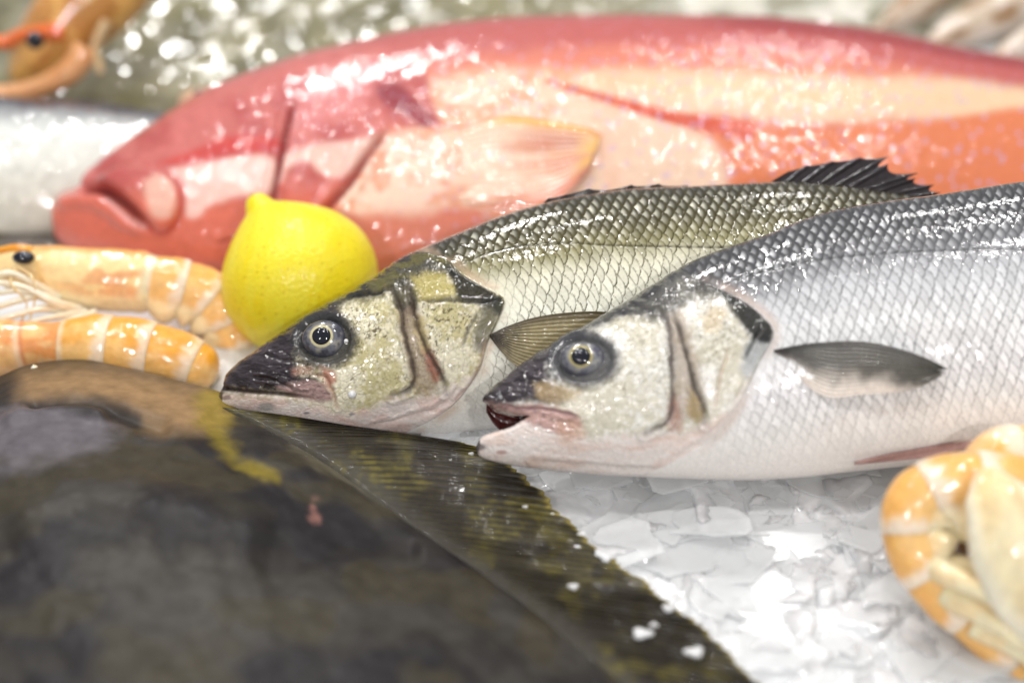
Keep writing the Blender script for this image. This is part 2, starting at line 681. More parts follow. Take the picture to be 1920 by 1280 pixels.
def eye_part(root, surf, cx, cy, rx, ry, pcx, pcy, pr, nrm, bulge, cols, sink=0.0006, d=None, tilt=0.2):
    P0 = surf(cx, cy)
    ax = nrm * (1 - tilt) + surf.normal(cx, cy) * tilt
    ax /= np.linalg.norm(ax)
    U = RGT - ax * (RGT @ ax)
    U /= np.linalg.norm(U)
    Vv = np.cross(ax, U)
    if Vv @ UPV < 0:
        Vv = -Vv
    dep = (P0 - CAM) @ FWD
    s = KW * dep
    nr, nt = 40, 72
    rr = np.linspace(0, 1, nr)
    th = np.linspace(0, 2 * math.pi, nt, endpoint=False)
    R, TH = np.meshgrid(rr, th, indexing='ij')
    ox = R * np.cos(TH) * rx
    oy = R * np.sin(TH) * ry
    z = bulge * np.sqrt(np.maximum(1 - R**2, 0)) - sink - 0.0012 * ss(0.93, 1.0, R)
    P = P0 + (ox * s)[..., None] * U + (oy * s)[..., None] * Vv + z[..., None] * ax
    # distances on the drawing from the pupil centre
    dx, dy = ox + cx - pcx, -(oy) + cy - pcy
    q = np.hypot(dx, dy) / pr + 0.06 * (fbm(np.cos(TH) * 3 + 20, np.sin(TH) * 3 + 20, 5, 2) - .5)
    nz = fbm(ox * 0.11 + 40, oy * 0.11 + 40, 8, 3)
    col = np.zeros(R.shape + (3,)) + cols['sclera']
    col = mix(col, cols['mottle'], ss(0.45, 0.70, nz) * 0.6)
    col = mix(col, cols['dark'], ss(0.48, 0.36, fbm(ox * 0.07 + 70, oy * 0.07 + 10, 4, 3)) * ss(1.25, 1.6, q) * 0.7)
    col = mix(col, cols['ring'], ss(1.27, 1.15, q))
    col = mix(col, cols['rim'], ss(0.62, 1.0, R + .12 * (nz - .5)))
    e = part('eye', P, gridfaces(nr, nt, True), M_eye, root, col)
    # the pupil bulges from the eye
    nr2 = 16
    R, TH = np.meshgrid(np.linspace(0, 1, nr2), th, indexing='ij')
    ox2, oy2 = R * np.cos(TH) * pr + (pcx - cx), R * np.sin(TH) * pr * 0.96 - (pcy - cy)
    rq = np.hypot(ox2 / rx, oy2 / ry)
    z = bulge * np.sqrt(np.maximum(1 - rq**2, 0)) - sink + 0.0007 * np.sqrt(np.maximum(1 - R**2, 0)) - 0.0001
    P = P0 + (ox2 * s)[..., None] * U + (oy2 * s)[..., None] * Vv + z[..., None] * ax
    part('pupil', P, gridfaces(nr2, nt, True), M_pupil, e)
    return e


def fan_fin(name, root, up, lo, pos, nrm, mat, colf, lift=(0.0008, 0.004), ns=60, nt_=64, rays=16, thick=0.0004, rag=0.0, amp=0.0004, seed=1, drop=0.0):
    """fin spread between its upper and lower edge; rays run from the root to the rim"""
    A, Bq = spath(up, ns), spath(lo, ns)
    s = np.linspace(0, 1, ns)[:, None]
    t = np.linspace(0, 1, nt_)[None, :]
    PX = A[:, None, 0] * (1 - t) + Bq[:, None, 0] * t
    PY = A[:, None, 1] * (1 - t) + Bq[:, None, 1] * t
    if rag:
        k = rag * (vnoise(t * rays + 0 * s + 30, 0 * t + 0 * s + seed, seed) - 0.5) * s**3
        dx, dy = PX[-1] - PX[-2], PY[-1] - PY[-2]
        PX = PX + k * (PX[-1] - PX[0])[None, :]
        PY = PY + k * (PY[-1] - PY[0])[None, :]
    base = pos(PX, PY)
    ray = np.cos(t * rays * 2 * math.pi + 0 * s)
    lft = lift[0] + (lift[1] - lift[0]) * s**1.3 + 0.0006 * np.sin(t * 5 + s * 4)
    lft = lft - drop * ss(.80, 1, t) * ss(.75, .35, s) - drop * ss(.25, .0, s)
    P1 = base + nrm * (lft + amp * ray * (0.4 + 0.6 * s))[..., None]
    P2 = P1 - nrm * thick
    col = colf(s + 0 * t, t + 0 * s, ray, PX, PY)
    V = np.concatenate([P1.reshape(-1, 3), P2.reshape(-1, 3)])
    n = ns * nt_
    F = [gridfaces(ns, nt_), gridfaces(ns, nt_, base=n)[:, ::-1]]
    ix = np.arange(n).reshape(ns, nt_)
    for e in (ix[0], ix[-1], ix[:, 0], ix[:, -1]):
        F.append(np.stack([e[:-1], e[1:], e[1:] + n, e[:-1] + n], -1))
    return part(name, V, np.concatenate(F), mat, root, np.concatenate([col.reshape(-1, 3)] * 2))


def plate(name, root, poly, depth, nrm, thick, mat, col, colfn=None):
    """thin solid cut to an outline, filled with triangles"""
    a = np.array(poly, float)
    base = at(a[:, 0], a[:, 1], depth(a[:, 0], a[:, 1]))
    tri = geometry.tessellate_polygon([[Vector((x, y, 0)) for x, y in a]])
    n = len(a)
    V = np.concatenate([base + nrm * thick / 2, base - nrm * thick / 2])
    F3 = [t for t in tri] + [(t[2] + n, t[1] + n, t[0] + n) for t in tri]
    F4 = [(i, (i + 1) % n, (i + 1) % n + n, i + n) for i in range(n)]
    return part(name, V, F4, mat, root, np.tile(np.asarray(col), (2 * n, 1)), F3=F3, smooth=False)


# ------------------------------------------------------------------ sea bass pigment and relief
def bass_detail(F):
    top, bot, lat = F['topf'], F['botf'], F['latf']

    def f(px, py, X, Y):
        Tq, Bq = top(X), bot(X)
        tt = (Y - Tq) / np.maximum(Bq - Tq, 1)        # 0 back .. 1 belly
        n1 = fbm(px / 60 + 30, py / 60 + 30, 1, 3)
        n2 = fbm(px / 7 + 30, py / 7 + 30, 2, 3)
        n3 = fbm(px / 2.6 + 30, py / 2.6 + 30, 3, 2)
        hs = sdf(px, py, F['head'])                    # inside the head: negative
        # ---------------- flank
        v = py - lat(px)
        stops = F['stops']
        q = np.clip(tt + 0.05 * (n1 - .5), 0, 1)
        xs_ = [s[0] for s in stops]
        col = np.stack([np.interp(q, xs_, [s[1][k] for s in stops]) for k in range(3)], -1)
        a = (px - F['x0'] - 0.30 * v) / F['pitch'][0]
        b = np.where(v > 0, v / F['pitch'][1] + 0.00025 * v * 0, v / F['pitch'][2])
        # small wobble so the rows are not ruled
        a = a + 0.9 * (fbm(px / 45 + 11, py / 45 + 50, 6, 2) - .5)
        b = b + 0.45 * (fbm(px / 55 + 60, py / 55 + 10, 7, 2) - .5)
        r, hg, rid = scales(a, b)
        fadeS = ss(1.02, F.get('bellyfade', 0.72), tt)
        near = ss(0, 55, hs)
        smask = ss(-2, 6, hs) * (0.25 + 0.75 * near)
        rim = ss(0.85 - 0.13 * ss(0.34, 0.16, tt), 0.985, r)
        net = rim * fadeS * smask * (1 - 0.35 * ss(0.6, 0.98, tt)) * (0.45 + 1.0 * n2) * (0.75 + 0.5 * fbm(px / 24 + 3, py / 24 + 31, 25, 2))
        centre = ss(0.85, 0.35, r) * fadeS * smask
        dark = 1 - ss(0.10, 0.34, tt)
        col = mix(col, F['net'], np.clip(net * F['netk'], 0, 1))
        col = mix(col, F['scale_hi'], centre * (0.25 + 0.55 * dark * ss(0.02, 0.12, tt)) * (0.5 + rid * 0.6))
        col = col * (1 + 0.26 * (rid - .5) * smask * fadeS)[..., None]
        disp = 0.00034 * (hg * 0.8 + 0.3 * (1 - r)) * fadeS * smask * (0.4 + 0.6 * near) * (1 - 0.68 * ss(.38, .2, tt)) + 0.00012 * (rid - .5) * smask * fadeS
        # lateral line
        dl, pl = dline(px, py, F['lat'])
        ll = np.exp(-(dl / 2.1) ** 2) * smask * ss(-3, 20, hs)
        dash = 0.55 + 0.45 * np.sin(px * 2 * math.pi / 19.0 + 2 * n1)
        col = mix(col, F['net'] * 0.55, np.clip(ll * (0.45 + 0.5 * dash), 0, 1) * F.get('latk', 1))
        disp = disp - 0.0003 * ll
        # freckles low on the flank
        # ---------------- head
        H = ss(3, -2, hs)
        px0, py0 = px, py
        px = px + 9 * (fbm(px0 / 22 + 17, py0 / 22 + 3, 26, 3) - .5)
        py = py + 9 * (fbm(px0 / 22 + 47, py0 / 22 + 63, 27, 3) - .5)
        dtop = Y - Tq
        hc = np.zeros(col.shape) + F['cheek']
        hc = mix(hc, F['cheek2'], ss(0.42, 0.62, n1 * .6 + n2 * .4))
        hc = mix(hc, F['freckle'], ss(0.52, 0.64, n3 * 0.55 + n2 * 0.45) * F['freck'] * ss(0.95, 0.5, tt) * ss(.25, .65, fbm(px / 40 + 77, py / 40 + 7, 17, 3)))
        w1, w2, wid = worley(px / 13 + 40, py / 11 + 40, 3)
        hc = mix(hc, F['cheek2'] * 1.06, ss(0.45, 0.1, w1) * ss(0.3, 0.8, wid) * 0.75)
        hc = hc * (1 + 0.12 * (wid - .5) - 0.16 * ss(0.16, 0.02, w2 - w1) * ss(.4, .6, n1))[..., None]
        # jaw and throat
        dj = F['jaw'](px, py)
        jn = fbm(px / 40 + 3, py / 14 + 8, 12, 3)
        jawc = mix(np.zeros(col.shape) + F['jawcol'], F['jawpink'], ss(0.35, 0.85, jn) * .8)
        hc = mix(hc, jawc, ss(-16, 14, dj + 16 * (n2 - .5)))
        # dark crown
        crown = ss(F['crown'][1], F['crown'][0], dtop + 26 * (n1 - .5) + 10 * (n2 - .5))
        hc = mix(hc, F['dark'], crown * 0.93)
        crown2 = F['crownpoly']
        cs = sdf(px, py, crown2)
        hc = mix(hc, F['dark'] * 1.1, ss(15, -12, cs + 18 * (n2 - .5)) * 0.9)
        hc = mix(hc, F['olive'], ss(10, -12, cs) * ss(0.45, 0.72, fbm(px / 26 + 8, py / 11 + 5, 15, 3)) * 0.7)
        # snout
        sp = sdf(px, py, F['snout'])
        hc = mix(hc, F['snoutcol'], ss(15, -13, sp + 16 * (n2 - .5) + 14 * (n1 - .5)))
        hc = mix(hc, F['snoutdark'], ss(8, -8, sp) * ss(0.42, 0.62, fbm(px / 24 + 90, py / 9 + 5, 14, 3)) * 0.8)
        if 'maxilla' in F:
            mp = sdf(px, py, F['maxilla'])
            hc = mix(hc, F['maxcol'], ss(5, -6, mp + 5 * (n2 - .5)))
            hc = mix(hc, F['snoutdark'], ss(5, -6, mp) * ss(0.42, 0.75, fbm(px / 15 + 9, py / 6 + 55, 18, 3)) * 0.55)
        # dark socket round the eye
        ex, ey, rx, ry = F['eye']
        er = np.hypot((px0 - ex) / rx, (py0 - ey) / ry)
        hc = mix(hc, F['socket'], ss(1.58, 1.12, er + 0.3 * (n2 - .5)) * .94)
        hd = 0.0007 * np.exp(-((er - 1.25) / 0.18) ** 2) - 0.0012 * ss(1.1, 0.9, er)
        # opercular dark patches
        for poly, cc, k, soft in F['patches']:
            sd = sdf(px, py, poly)
            hc = mix(hc, cc, ss(soft, -soft, sd + soft * 1.2 * (n2 - .5) + 5 * (n3 - .5)) * k)
        # grooves
        for pts, wd, dep, cc, k in F['grooves']:
            d, p = dline(px, py, pts)
            tap = ss(0, 0.12, p) * ss(1.0, 0.85, p)
            wv = wd * (0.5 + 1.1 * fbm(px / 16 + 5, py / 16 + 5, 28, 2))
            g = np.exp(-(d / wv) ** 2)
            hc = mix(hc, cc, np.clip(g * k * (0.4 + 0.6 * tap) * (0.6 + .6 * n1), 0, 1))
            hc = mix(hc, cc, np.exp(-(d / (wd * 3.2)) ** 2) * k * 0.30 * n2)
            hd = hd - dep * np.exp(-(d / (wd * 0.9)) ** 2) * (0.3 + .7 * tap) + 0.45 * dep * np.exp(-((d - 2.4 * wd) / wd) ** 2)
        hd = hd + 0.0002 * (ss(0.0, 0.5, w1)) * ss(-5, -40, sp * -1) * 0 - 0.00014 * ss(0.14, 0.02, w2 - w1) + 0.0003 * (fbm(px / 9 + 6, py / 9 + 3, 23, 2) - .5) * (1 + 0.2 * crown)
        # lumps of skin on the snout and crown
        hd = hd + 0.0009 * (fbm(px / 19 + 4, py / 10 + 14, 21, 3) - .5) * np.clip(ss(8, -8, sp) + crown, 0, 1)
        # cover edge stands proud of the flank
        cover = 0.0014 * ss(1.5, -2.5, hs)
        disp = disp * (1 - H) + (hd + 0) * H + cover * F['coverk'](px, py)
        col = mix(col, hc, H)
        # soft pink/dark shadowless seam pigment just behind the cover
        beh = np.exp(-((hs - 7) / 9.0) ** 2) * ss(-1, 3, hs)
        col = mix(col, F['seam'], beh * 0.55 * ss(0.35, 0.62, n1) * F['coverk'](px, py))
        # mouth line
        px, py = px0, py0
        if 'mouth' in F:
            d, p = dline(px, py, F['mouth'])
            tap = ss(1.0, 0.7, p)
            col = mix(col, F['mouthcol'], np.exp(-(d / 3.2) ** 2) * (0.25 + .7 * tap))
            disp = disp - 0.0022 * np.exp(-(d / 3.6) ** 2) * (0.2 + .8 * tap)
        for x, y, rr, cc in F.get('spots', ()):
            dd = np.hypot((px - x) / rr, (py - y) / (rr * 0.45)) + 0.5 * (n2 - .5)
            col = mix(col, cc, ss(1.1, 0.5, dd) * 0.75)
        return disp, np.clip(col, 0, 0.93)
    return f


# ---- the middle bass (in focus)
A = {}
A['top'] = [(411, 746), (412, 737), (416, 729), (419, 722), (420, 712), (426, 700), (441, 684), (470, 663), (503, 640), (556, 602), (606, 571), (659, 543), (706, 515),
            (744, 487), (806, 459), (853, 440), (950, 402), (1040, 377), (1100, 366), (1200, 354), (1300, 350), (1400, 345), (1470, 342),
            (1560, 348), (1650, 360), (1740, 374), (1920, 402), (2150, 455), (2330, 490)]
A['bot'] = [(411, 748), (413, 757), (425, 764), (447, 770), (494, 783), (556, 801), (619, 814), (666, 817), (712, 815), (760, 815), (820, 816), (880, 812), (960, 806),
            (1100, 800), (1400, 780), (1700, 740), (1920, 690), (2150, 610), (2330, 580)]
A['half'] = [(411, 0.001), (420, 0.0045), (450, 0.0085), (520, 0.0135), (620, 0.0185), (760, 0.023), (950, 0.025), (1300, 0.025), (1700, 0.021), (2150, 0.010), (2330, 0.005)]
A['lat'] = [(858, 498), (900, 480), (960, 464), (1016, 458), (1072, 456), (1147, 460), (1241, 462), (1316, 464), (1410, 464), (1700, 470), (2200, 520)]
A['x0'], A['pitch'] = 800, (10.2, 36.0, 25.0)
A['head'] = [(380, 820), (380, 620), (600, 540), (720, 470), (770, 470), (835, 487), (862, 512), (905, 538), (945, 560), (936, 596), (915, 640),
             (900, 690), (868, 738), (830, 772), (780, 800), (700, 840)]
A['stops'] = [(0, lin(44, 42, 40)), (0.06, lin(50, 48, 40)), (0.16, lin(82, 78, 58)), (0.26, lin(146, 140, 102)), (0.36, lin(228, 224, 202)),
              (0.5, lin(241, 239, 222)), (0.75, lin(238, 234, 222)), (1, lin(232, 228, 224))]
A['net'], A['netk'], A['scale_hi'] = lin(62, 54, 22), 0.9, lin(236, 232, 214)
A['cheek'], A['cheek2'], A['freckle'], A['freck'] = lin(192, 182, 138), lin(226, 218, 194), lin(84, 70, 34), 0.9
A['jaw'] = lambda px, py: py - np.interp(px, [400, 470, 560, 640, 690, 740, 790, 850, 900], [730, 738, 752, 776, 768, 742, 745, 720, 700])
A['jawcol'], A['jawpink'] = lin(222, 210, 204), lin(212, 176, 164)
A['crown'] = (14, 42)
A['dark'] = lin(36, 35, 33)
A['olive'] = lin(104, 98, 50)
A['crownpoly'] = [(640, 545), (720, 500), (760, 476), (800, 470), (846, 485), (870, 512), (840, 520), (790, 520), (740, 544), (680, 560)]
A['snout'] = [(405, 715), (420, 690), (500, 632), (580, 580), (620, 570), (640, 600), (560, 660), (560, 700), (590, 705), (600, 726), (540, 736), (470, 732), (415, 728)]
A['snoutcol'], A['snoutdark'] = lin(58, 50, 56), lin(30, 22, 26)
A['maxilla'] = [(520, 728), (560, 714), (598, 716), (616, 730), (622, 752), (590, 752), (560, 748)]
A['maxcol'] = lin(170, 140, 135)
A['eye'] = (609, 637, 47, 40)
A['socket'] = lin(52, 51, 52)
BLK = lin(15, 15, 16)
A['patches'] = [
    ([(836, 505), (870, 516), (912, 540), (943, 562), (936, 590), (905, 572), (860, 566), (852, 540)], BLK, 0.93, 7),
    ([(905, 570), (940, 575), (918, 640), (898, 660), (886, 640)], lin(64, 64, 54), 0.75, 9),
    ([(772, 520), (830, 516), (850, 545), (840, 560), (790, 566), (778, 545)], lin(176, 162, 92), 0.8, 8),
    ([(730, 535), (775, 530), (782, 575), (770, 592), (745, 580)], lin(52, 48, 38), 0.85, 7),
    ([(745, 585), (778, 580), (800, 640), (822, 720), (790, 740), (766, 700)], lin(150, 128, 108), 0.7, 9),
    ([(795, 650), (812, 660), (826, 700), (818, 716), (800, 690)], lin(150, 70, 52), 0.7, 8),
    ([(600, 690), (622, 694), (628, 715), (612, 722)], lin(178, 112, 92), 0.8, 7),
    ([(545, 690), (570, 684), (588, 690), (575, 702), (550, 703)], lin(160, 110, 96), 0.6, 6),
    ([(775, 600), (790, 596), (806, 650), (798, 662), (784, 640)], lin(190, 172, 120), 0.6, 6),
]
BRN = lin(72, 50, 46)
A['grooves'] = [
    ([(655, 560), (690, 552), (731, 546)], 3.0, 0.0005, BLK, 0.9),
    ([(731, 546), (745, 562), (753, 590), (762, 643), (772, 684), (775, 712), (766, 730), (737, 742)], 4.5, 0.0011, lin(60, 46, 42), 0.9),
    ([(770, 548), (775, 577), (784, 621), (809, 671), (831, 712), (836, 735)], 4.2, 0.0010, lin(58, 44, 36), 0.88),
    ([(790, 566), (840, 566), (900, 570), (940, 562)], 3.2, 0.0006, BLK, 0.8),
    ([(893, 590), (880, 620), (868, 648)], 2.6, 0.0004, lin(60, 56, 44), 0.75),
    ([(845, 752), (880, 720), (897, 690), (912, 640)], 3.0, 0.0005, lin(176, 140, 124), 0.6),
    ([(690, 800), (760, 785), (820, 760), (860, 728)], 4.0, 0.0006, lin(226, 206, 198), 0.7),
    ([(588, 700), (606, 706), (622, 730), (632, 762)], 2.8, 0.0006, lin(150, 100, 84), 0.65),
    ([(505, 668), (545, 676), (585, 686)], 3.0, 0.0005, lin(60, 56, 58), 0.6),
    ([(470, 705), (505, 712), (545, 726)], 3.0, 0.0006, lin(46, 36, 38), 0.7),
]
A['mouth'] = [(417, 727), (440, 731), (470, 735), (510, 738), (550, 742), (585, 747)]
A['mouthcol'] = lin(58, 44, 44)
A['seam'] = lin(206, 176, 150)
A['coverk'] = lambda px, py: ss(770, 800, px)
A['spots'] = [(520, 780, 9, lin(90, 84, 88)), (575, 774, 7, lin(96, 90, 96)), (500, 762, 22, lin(150, 148, 146)), (595, 799, 9, lin(120, 110, 112)),
              (660, 776, 7, lin(150, 150, 160)), (425, 745, 12, lin(120, 100, 106))]
A['topf'], A['botf'], A['latf'] = curve(A['top']), curve(A['bot']), curve(A['lat'])
depA = lambda x, y: 0.690 + (x - 420) * 1.3e-5 + (640 - y) * 2.5e-5
nA = plane_normal(depA, 500, 800, 1500, 400)
bassA = thing('sea_bass', 'olive-backed silver sea bass with its closed mouth on the dark flatfish, beside the lemon', 'fish',
              at(900, 810, depA(900, 810)), 'sea bass on the ice')
halfA = curve(A['half'])
_, sA = fish_body(A['topf'], A['botf'], xgrid(411, 1780, 1.5, 2330), 300, depA, nA, halfA, bass_detail(A), bassA, M_bass)
EYEC = dict(sclera=lin(104, 104, 114), mottle=lin(160, 154, 138), dark=lin(40, 38, 48), ring=lin(196, 186, 146), rim=lin(58, 59, 70))
eye_part(bassA, sA, 608, 636, 44, 37.5, 604, 633, 18, nA, 0.0050, EYEC)


# ---- the front bass (mouth open)
B = {}
B['top'] = [(892, 842), (893, 836), (897, 822), (903, 760), (906, 746), (915, 734), (936, 716), (983, 678), (1036, 644), (1099, 609), (1146, 581), (1192, 553), (1239, 524), (1298, 490), (1368, 464),
            (1431, 443), (1484, 421), (1564, 396), (1644, 382), (1750, 368), (1835, 355), (1920, 343), (2080, 338), (2300, 360), (2600, 440), (2780, 480)]
B['bot'] = [(892, 844), (899, 854), (927, 865), (974, 874), (1068, 885), (1161, 892), (1277, 897), (1400, 900), (1500, 895), (1600, 884), (1700, 874), (1830, 862), (1920, 850),
            (2080, 815), (2300, 745), (2600, 620), (2780, 590)]
B['half'] = [(892, 0.001), (900, 0.0045), (940, 0.0090), (1010, 0.0140), (1110, 0.0190), (1250, 0.0235), (1450, 0.026), (1800, 0.027), (2200, 0.022), (2600, 0.010), (2780, 0.005)]
B['lat'] = [(1340, 545), (1380, 525), (1431, 509), (1500, 494), (1560, 484), (1650, 476), (1750, 471), (1920, 468), (2200, 490), (2600, 530)]
B['x0'], B['pitch'] = 1300, (10.6, 34.0, 27.0)
B['head'] = [(860, 900), (860, 700), (1000, 620), (1200, 500), (1270, 505), (1340, 540), (1367, 551), (1417, 582), (1450, 620), (1440, 650), (1424, 678), (1402, 722),
             (1367, 781), (1317, 832), (1250, 870), (1150, 910)]
B['stops'] = [(0, lin(48, 48, 51)), (0.05, lin(54, 54, 57)), (0.14, lin(72, 72, 74)), (0.24, lin(128, 128, 131)), (0.34, lin(202, 202, 205)), (0.5, lin(232, 231, 231)),
              (0.7, lin(236, 233, 234)), (0.86, lin(241, 236, 232)), (1, lin(236, 228, 222))]
B['net'], B['netk'], B['scale_hi'] = lin(74, 74, 76), 0.8, lin(234, 234, 237)
B['cheek'], B['cheek2'], B['freckle'], B['freck'] = lin(212, 206, 188), lin(240, 237, 230), lin(132, 122, 92), 0.75
B['jaw'] = lambda px, py: py - np.interp(px, [880, 990, 1060, 1110, 1200, 1280, 1350, 1420], [780, 776, 800, 826, 812, 812, 780, 740])
B['jawcol'], B['jawpink'] = lin(234, 224, 219), lin(224, 196, 182)
B['crown'] = (16, 40)
B['dark'] = lin(46, 45, 48)
B['olive'] = lin(128, 126, 116)
B['crownpoly'] = [(1140, 585), (1220, 535), (1300, 492), (1340, 510), (1370, 545), (1360, 560), (1300, 560), (1255, 590), (1240, 600), (1180, 590)]
B['snout'] = [(890, 750), (910, 735), (990, 670), (1070, 625), (1100, 620), (1080, 650), (1030, 690), (1040, 720), (1060, 740), (1030, 756), (990, 754), (950, 762), (915, 762)]
B['snoutcol'], B['snoutdark'] = lin(72, 65, 70), lin(36, 30, 34)
B['maxilla'] = [(905, 752), (950, 758), (1020, 760), (1080, 776), (1090, 800), (1050, 812), (1010, 800), (960, 775), (925, 765)]
B['maxcol'] = lin(196, 160, 152)
B['eye'] = (1094, 674, 52, 40)
B['socket'] = lin(66, 66, 70)
B['patches'] = [
    ([(1440, 625), (1446, 632), (1418, 690), (1400, 712), (1386, 690), (1405, 640)], lin(140, 148, 158), 0.65, 8),
    ([(1310, 600), (1330, 580), (1360, 585), (1350, 620), (1325, 625)], lin(206, 180, 136), 0.5, 9),
    ([(1250, 590), (1280, 585), (1300, 640), (1320, 740), (1300, 790), (1262, 770), (1264, 690)], lin(168, 150, 132), 0.7, 8),
    ([(1250, 770), (1265, 740), (1280, 800), (1260, 810)], lin(170, 112, 96), 0.6, 8),
    ([(1296, 720), (1320, 770), (1312, 795), (1290, 770)], lin(160, 132, 62), 0.6, 8),
    ([(1000, 720), (1030, 716), (1090, 735), (1060, 752), (1010, 748)], lin(186, 160, 118), 0.6, 8),
    ([(1040, 790), (1085, 785), (1094, 820), (1055, 830)], lin(208, 168, 146), 0.7, 12),
    ([(1345, 546), (1400, 566), (1449, 616), (1442, 642), (1415, 640), (1385, 606)], BLK, 0.95, 6),
]
B['grooves'] = [
    ([(1150, 590), (1200, 582), (1235, 580)], 4.0, 0.0005, lin(60, 60, 64), 0.8),
    ([(1238, 582), (1252, 610), (1258, 650), (1262, 700), (1260, 750), (1252, 790), (1208, 812)], 4.6, 0.0011, lin(74, 62, 60), 0.85),
    ([(1262, 590), (1275, 620), (1288, 665), (1302, 719), (1318, 769), (1322, 795)], 4.4, 0.0011, lin(62, 54, 50), 0.85),
    ([(1430, 612), (1412, 640), (1395, 672)], 3.4, 0.0006, BLK, 0.8),
    ([(1367, 660), (1345, 720), (1340, 760)], 2.6, 0.0004, lin(190, 160, 130), 0.5),
    ([(1255, 866), (1317, 826), (1367, 775), (1400, 715)], 4.6, 0.0006, lin(240, 228, 222), 0.7),
    ([(1000, 862), (1100, 872), (1200, 878), (1300, 880)], 4.0, 0.0005, lin(190, 176, 170), 0.5),
    ([(935, 762), (990, 766), (1050, 772), (1085, 784)], 3.0, 0.0006, lin(130, 100, 104), 0.7),
]
B['seam'] = lin(200, 176, 160)
B['coverk'] = lambda px, py: ss(1300, 1340, px)
B['spots'] = [(900, 838, 16, lin(74, 64, 68)), (940, 848, 12, lin(180, 140, 132))]
B['latk'] = 0.85
B['topf'], B['botf'], B['latf'] = curve(B['top']), curve(B['bot']), curve(B['lat'])
depB = lambda x, y: 0.655 + (x - 900) * 0.6e-5 + (640 - y) * 4.0e-5
nB = plane_normal(depB, 1000, 880, 1900, 400)
bassB = thing('sea_bass', 'larger silver sea bass in front with gaping dark red mouth, lying over the olive one', 'fish',
              at(1300, 890, depB(1300, 890)), 'sea bass on the ice')
halfB = curve(B['half'])
upper_lip = curve([(892, 752), (905, 752), (927, 770), (960, 781), (990, 788), (994, 789)])
lower_lip = curve([(892, 838), (899, 824), (927, 811), (958, 802), (980, 793), (994, 789)])
# the front columns hold only the lower jaw until the snout begins
_, sB = fish_body(B['topf'], B['botf'], xgrid(892, 1960, 1.6, 2780), 340, depB, nB, halfB, bass_detail(B), bassB, M_bass,
                  mouth=(upper_lip, lower_lip, 994, 905, 750))
EYEC2 = dict(sclera=lin(122, 122, 126), mottle=lin(160, 158, 150), dark=lin(62, 62, 84), ring=lin(166, 154, 108), rim=lin(72, 72, 80))
eye_part(bassB, sB, 1093, 674, 46, 36, 1089, 672, 18.5, nB, 0.0048, EYEC2)


def lining():
    xs = np.linspace(912, 1010, 30)
    U, Lw = upper_lip(np.minimum(xs, 993)), lower_lip(np.minimum(xs, 993))
    U, Lw = U - 6, np.minimum(Lw, U + 6 + (xs - 905) * 0.62) + 5
    t = np.linspace(0, 1, 12)
    X = np.repeat(xs[:, None], 12, 1)
    Y = U[:, None] + (Lw - U)[:, None] * t
    P = at(X, Y, depB(X, Y)) - nB * (0.002 + 0.003 * np.sin(t * math.pi))[None, :, None] + nB * 0.003
    P2 = P - nB * 0.004
    V = np.concatenate([P.reshape(-1, 3), P2.reshape(-1, 3)])
    n = P[..., 0].size
    ix = np.arange(n).reshape(30, 12)
    F = [gridfaces(30, 12), gridfaces(30, 12, base=n)[:, ::-1]]
    for e in (ix[0], ix[-1], ix[:, 0], ix[:, -1]):
        F.append(np.stack([e[:-1], e[1:], e[1:] + n, e[:-1] + n], -1))
    part('mouth_lining', V, np.concatenate(F), M_mouth, bassB)


lining()

# fins of the bass
def sposA(lift_depth):
    def f(PX, PY):
        return at(PX, PY, lift_depth(PX, PY))
    return f


def fin_col(c_edge, c_mid, c_base, c_ray):
    def f(s, t, ray, PX, PY):
        nz = fbm(PX / 9 + 60, PY / 9 + 60, 31, 3)
        col = np.zeros(s.shape + (3,)) + c_mid
        col = mix(col, c_edge, ss(0.22, 0.0, t))
        col = mix(col, c_base, ss(0.32, 0.02, s + 0.15 * (nz - .5)))
        col = mix(col, c_ray, ss(0.3, 0.95, -ray) * 0.45)
        return col
    return f


def flank_depth(surf, x0, y0, x1, y1):
    """depth plane of the flank between two surface points"""
    p0, p1 = surf(x0, y0), surf(x1, y1)
    d0, d1 = (p0 - CAM) @ FWD, (p1 - CAM) @ FWD
    return lambda PX, PY: d0 + (d1 - d0) * np.clip((PX - x0) / (x1 - x0), 0, 1.4)


fdA = flank_depth(sA, 922, 630, 1120, 640)
fan_fin('pectoral_fin', bassA, [(918, 628), (950, 613), (1000, 597), (1060, 588), (1130, 586), (1230, 600)],
        [(918, 632), (940, 660), (962, 682), (1000, 700), (1080, 710), (1200, 690)], lambda X, Y: at(X, Y, fdA(X, Y)), nA, M_fin,
        fin_col(lin(96, 84, 62), lin(164, 150, 112), lin(66, 58, 52), lin(78, 66, 46)), lift=(0.0016, 0.003), rays=15, ns=110, nt_=180, amp=0.00012)
fdB = flank_depth(sB, 1460, 660, 1740, 690)
fan_fin('pectoral_fin', bassB, [(1450, 657), (1480, 651), (1522, 645), (1607, 643), (1674, 655), (1741, 678), (1765, 694)],
        [(1450, 660), (1484, 680), (1510, 722), (1552, 746), (1613, 742), (1705, 734), (1752, 708)], lambda X, Y: at(X, Y, fdB(X, Y)), nB, M_fin,
        (lambda s, t, ray, PX, PY: mix(mix(mix(np.zeros(s.shape + (3,)) + lin(100, 98, 92), lin(226, 214, 204), ss(0.42, 0.9, t + 0.25 * (fbm(PX / 20, PY / 20, 3, 2) - .5) - 0.35 * ss(.6, 1, s))),
                                           lin(58, 56, 58), ss(0.3, 0.0, s) * 0.7 + 0.5 * ss(0.25, 0, t)), lin(74, 72, 66), ss(0.1, 0.9, -ray) * 0.5 * ss(.95, .4, t))),
        lift=(0.001, 0.0045), rays=14, ns=130, nt_=150, rag=0.06, amp=0.0003)
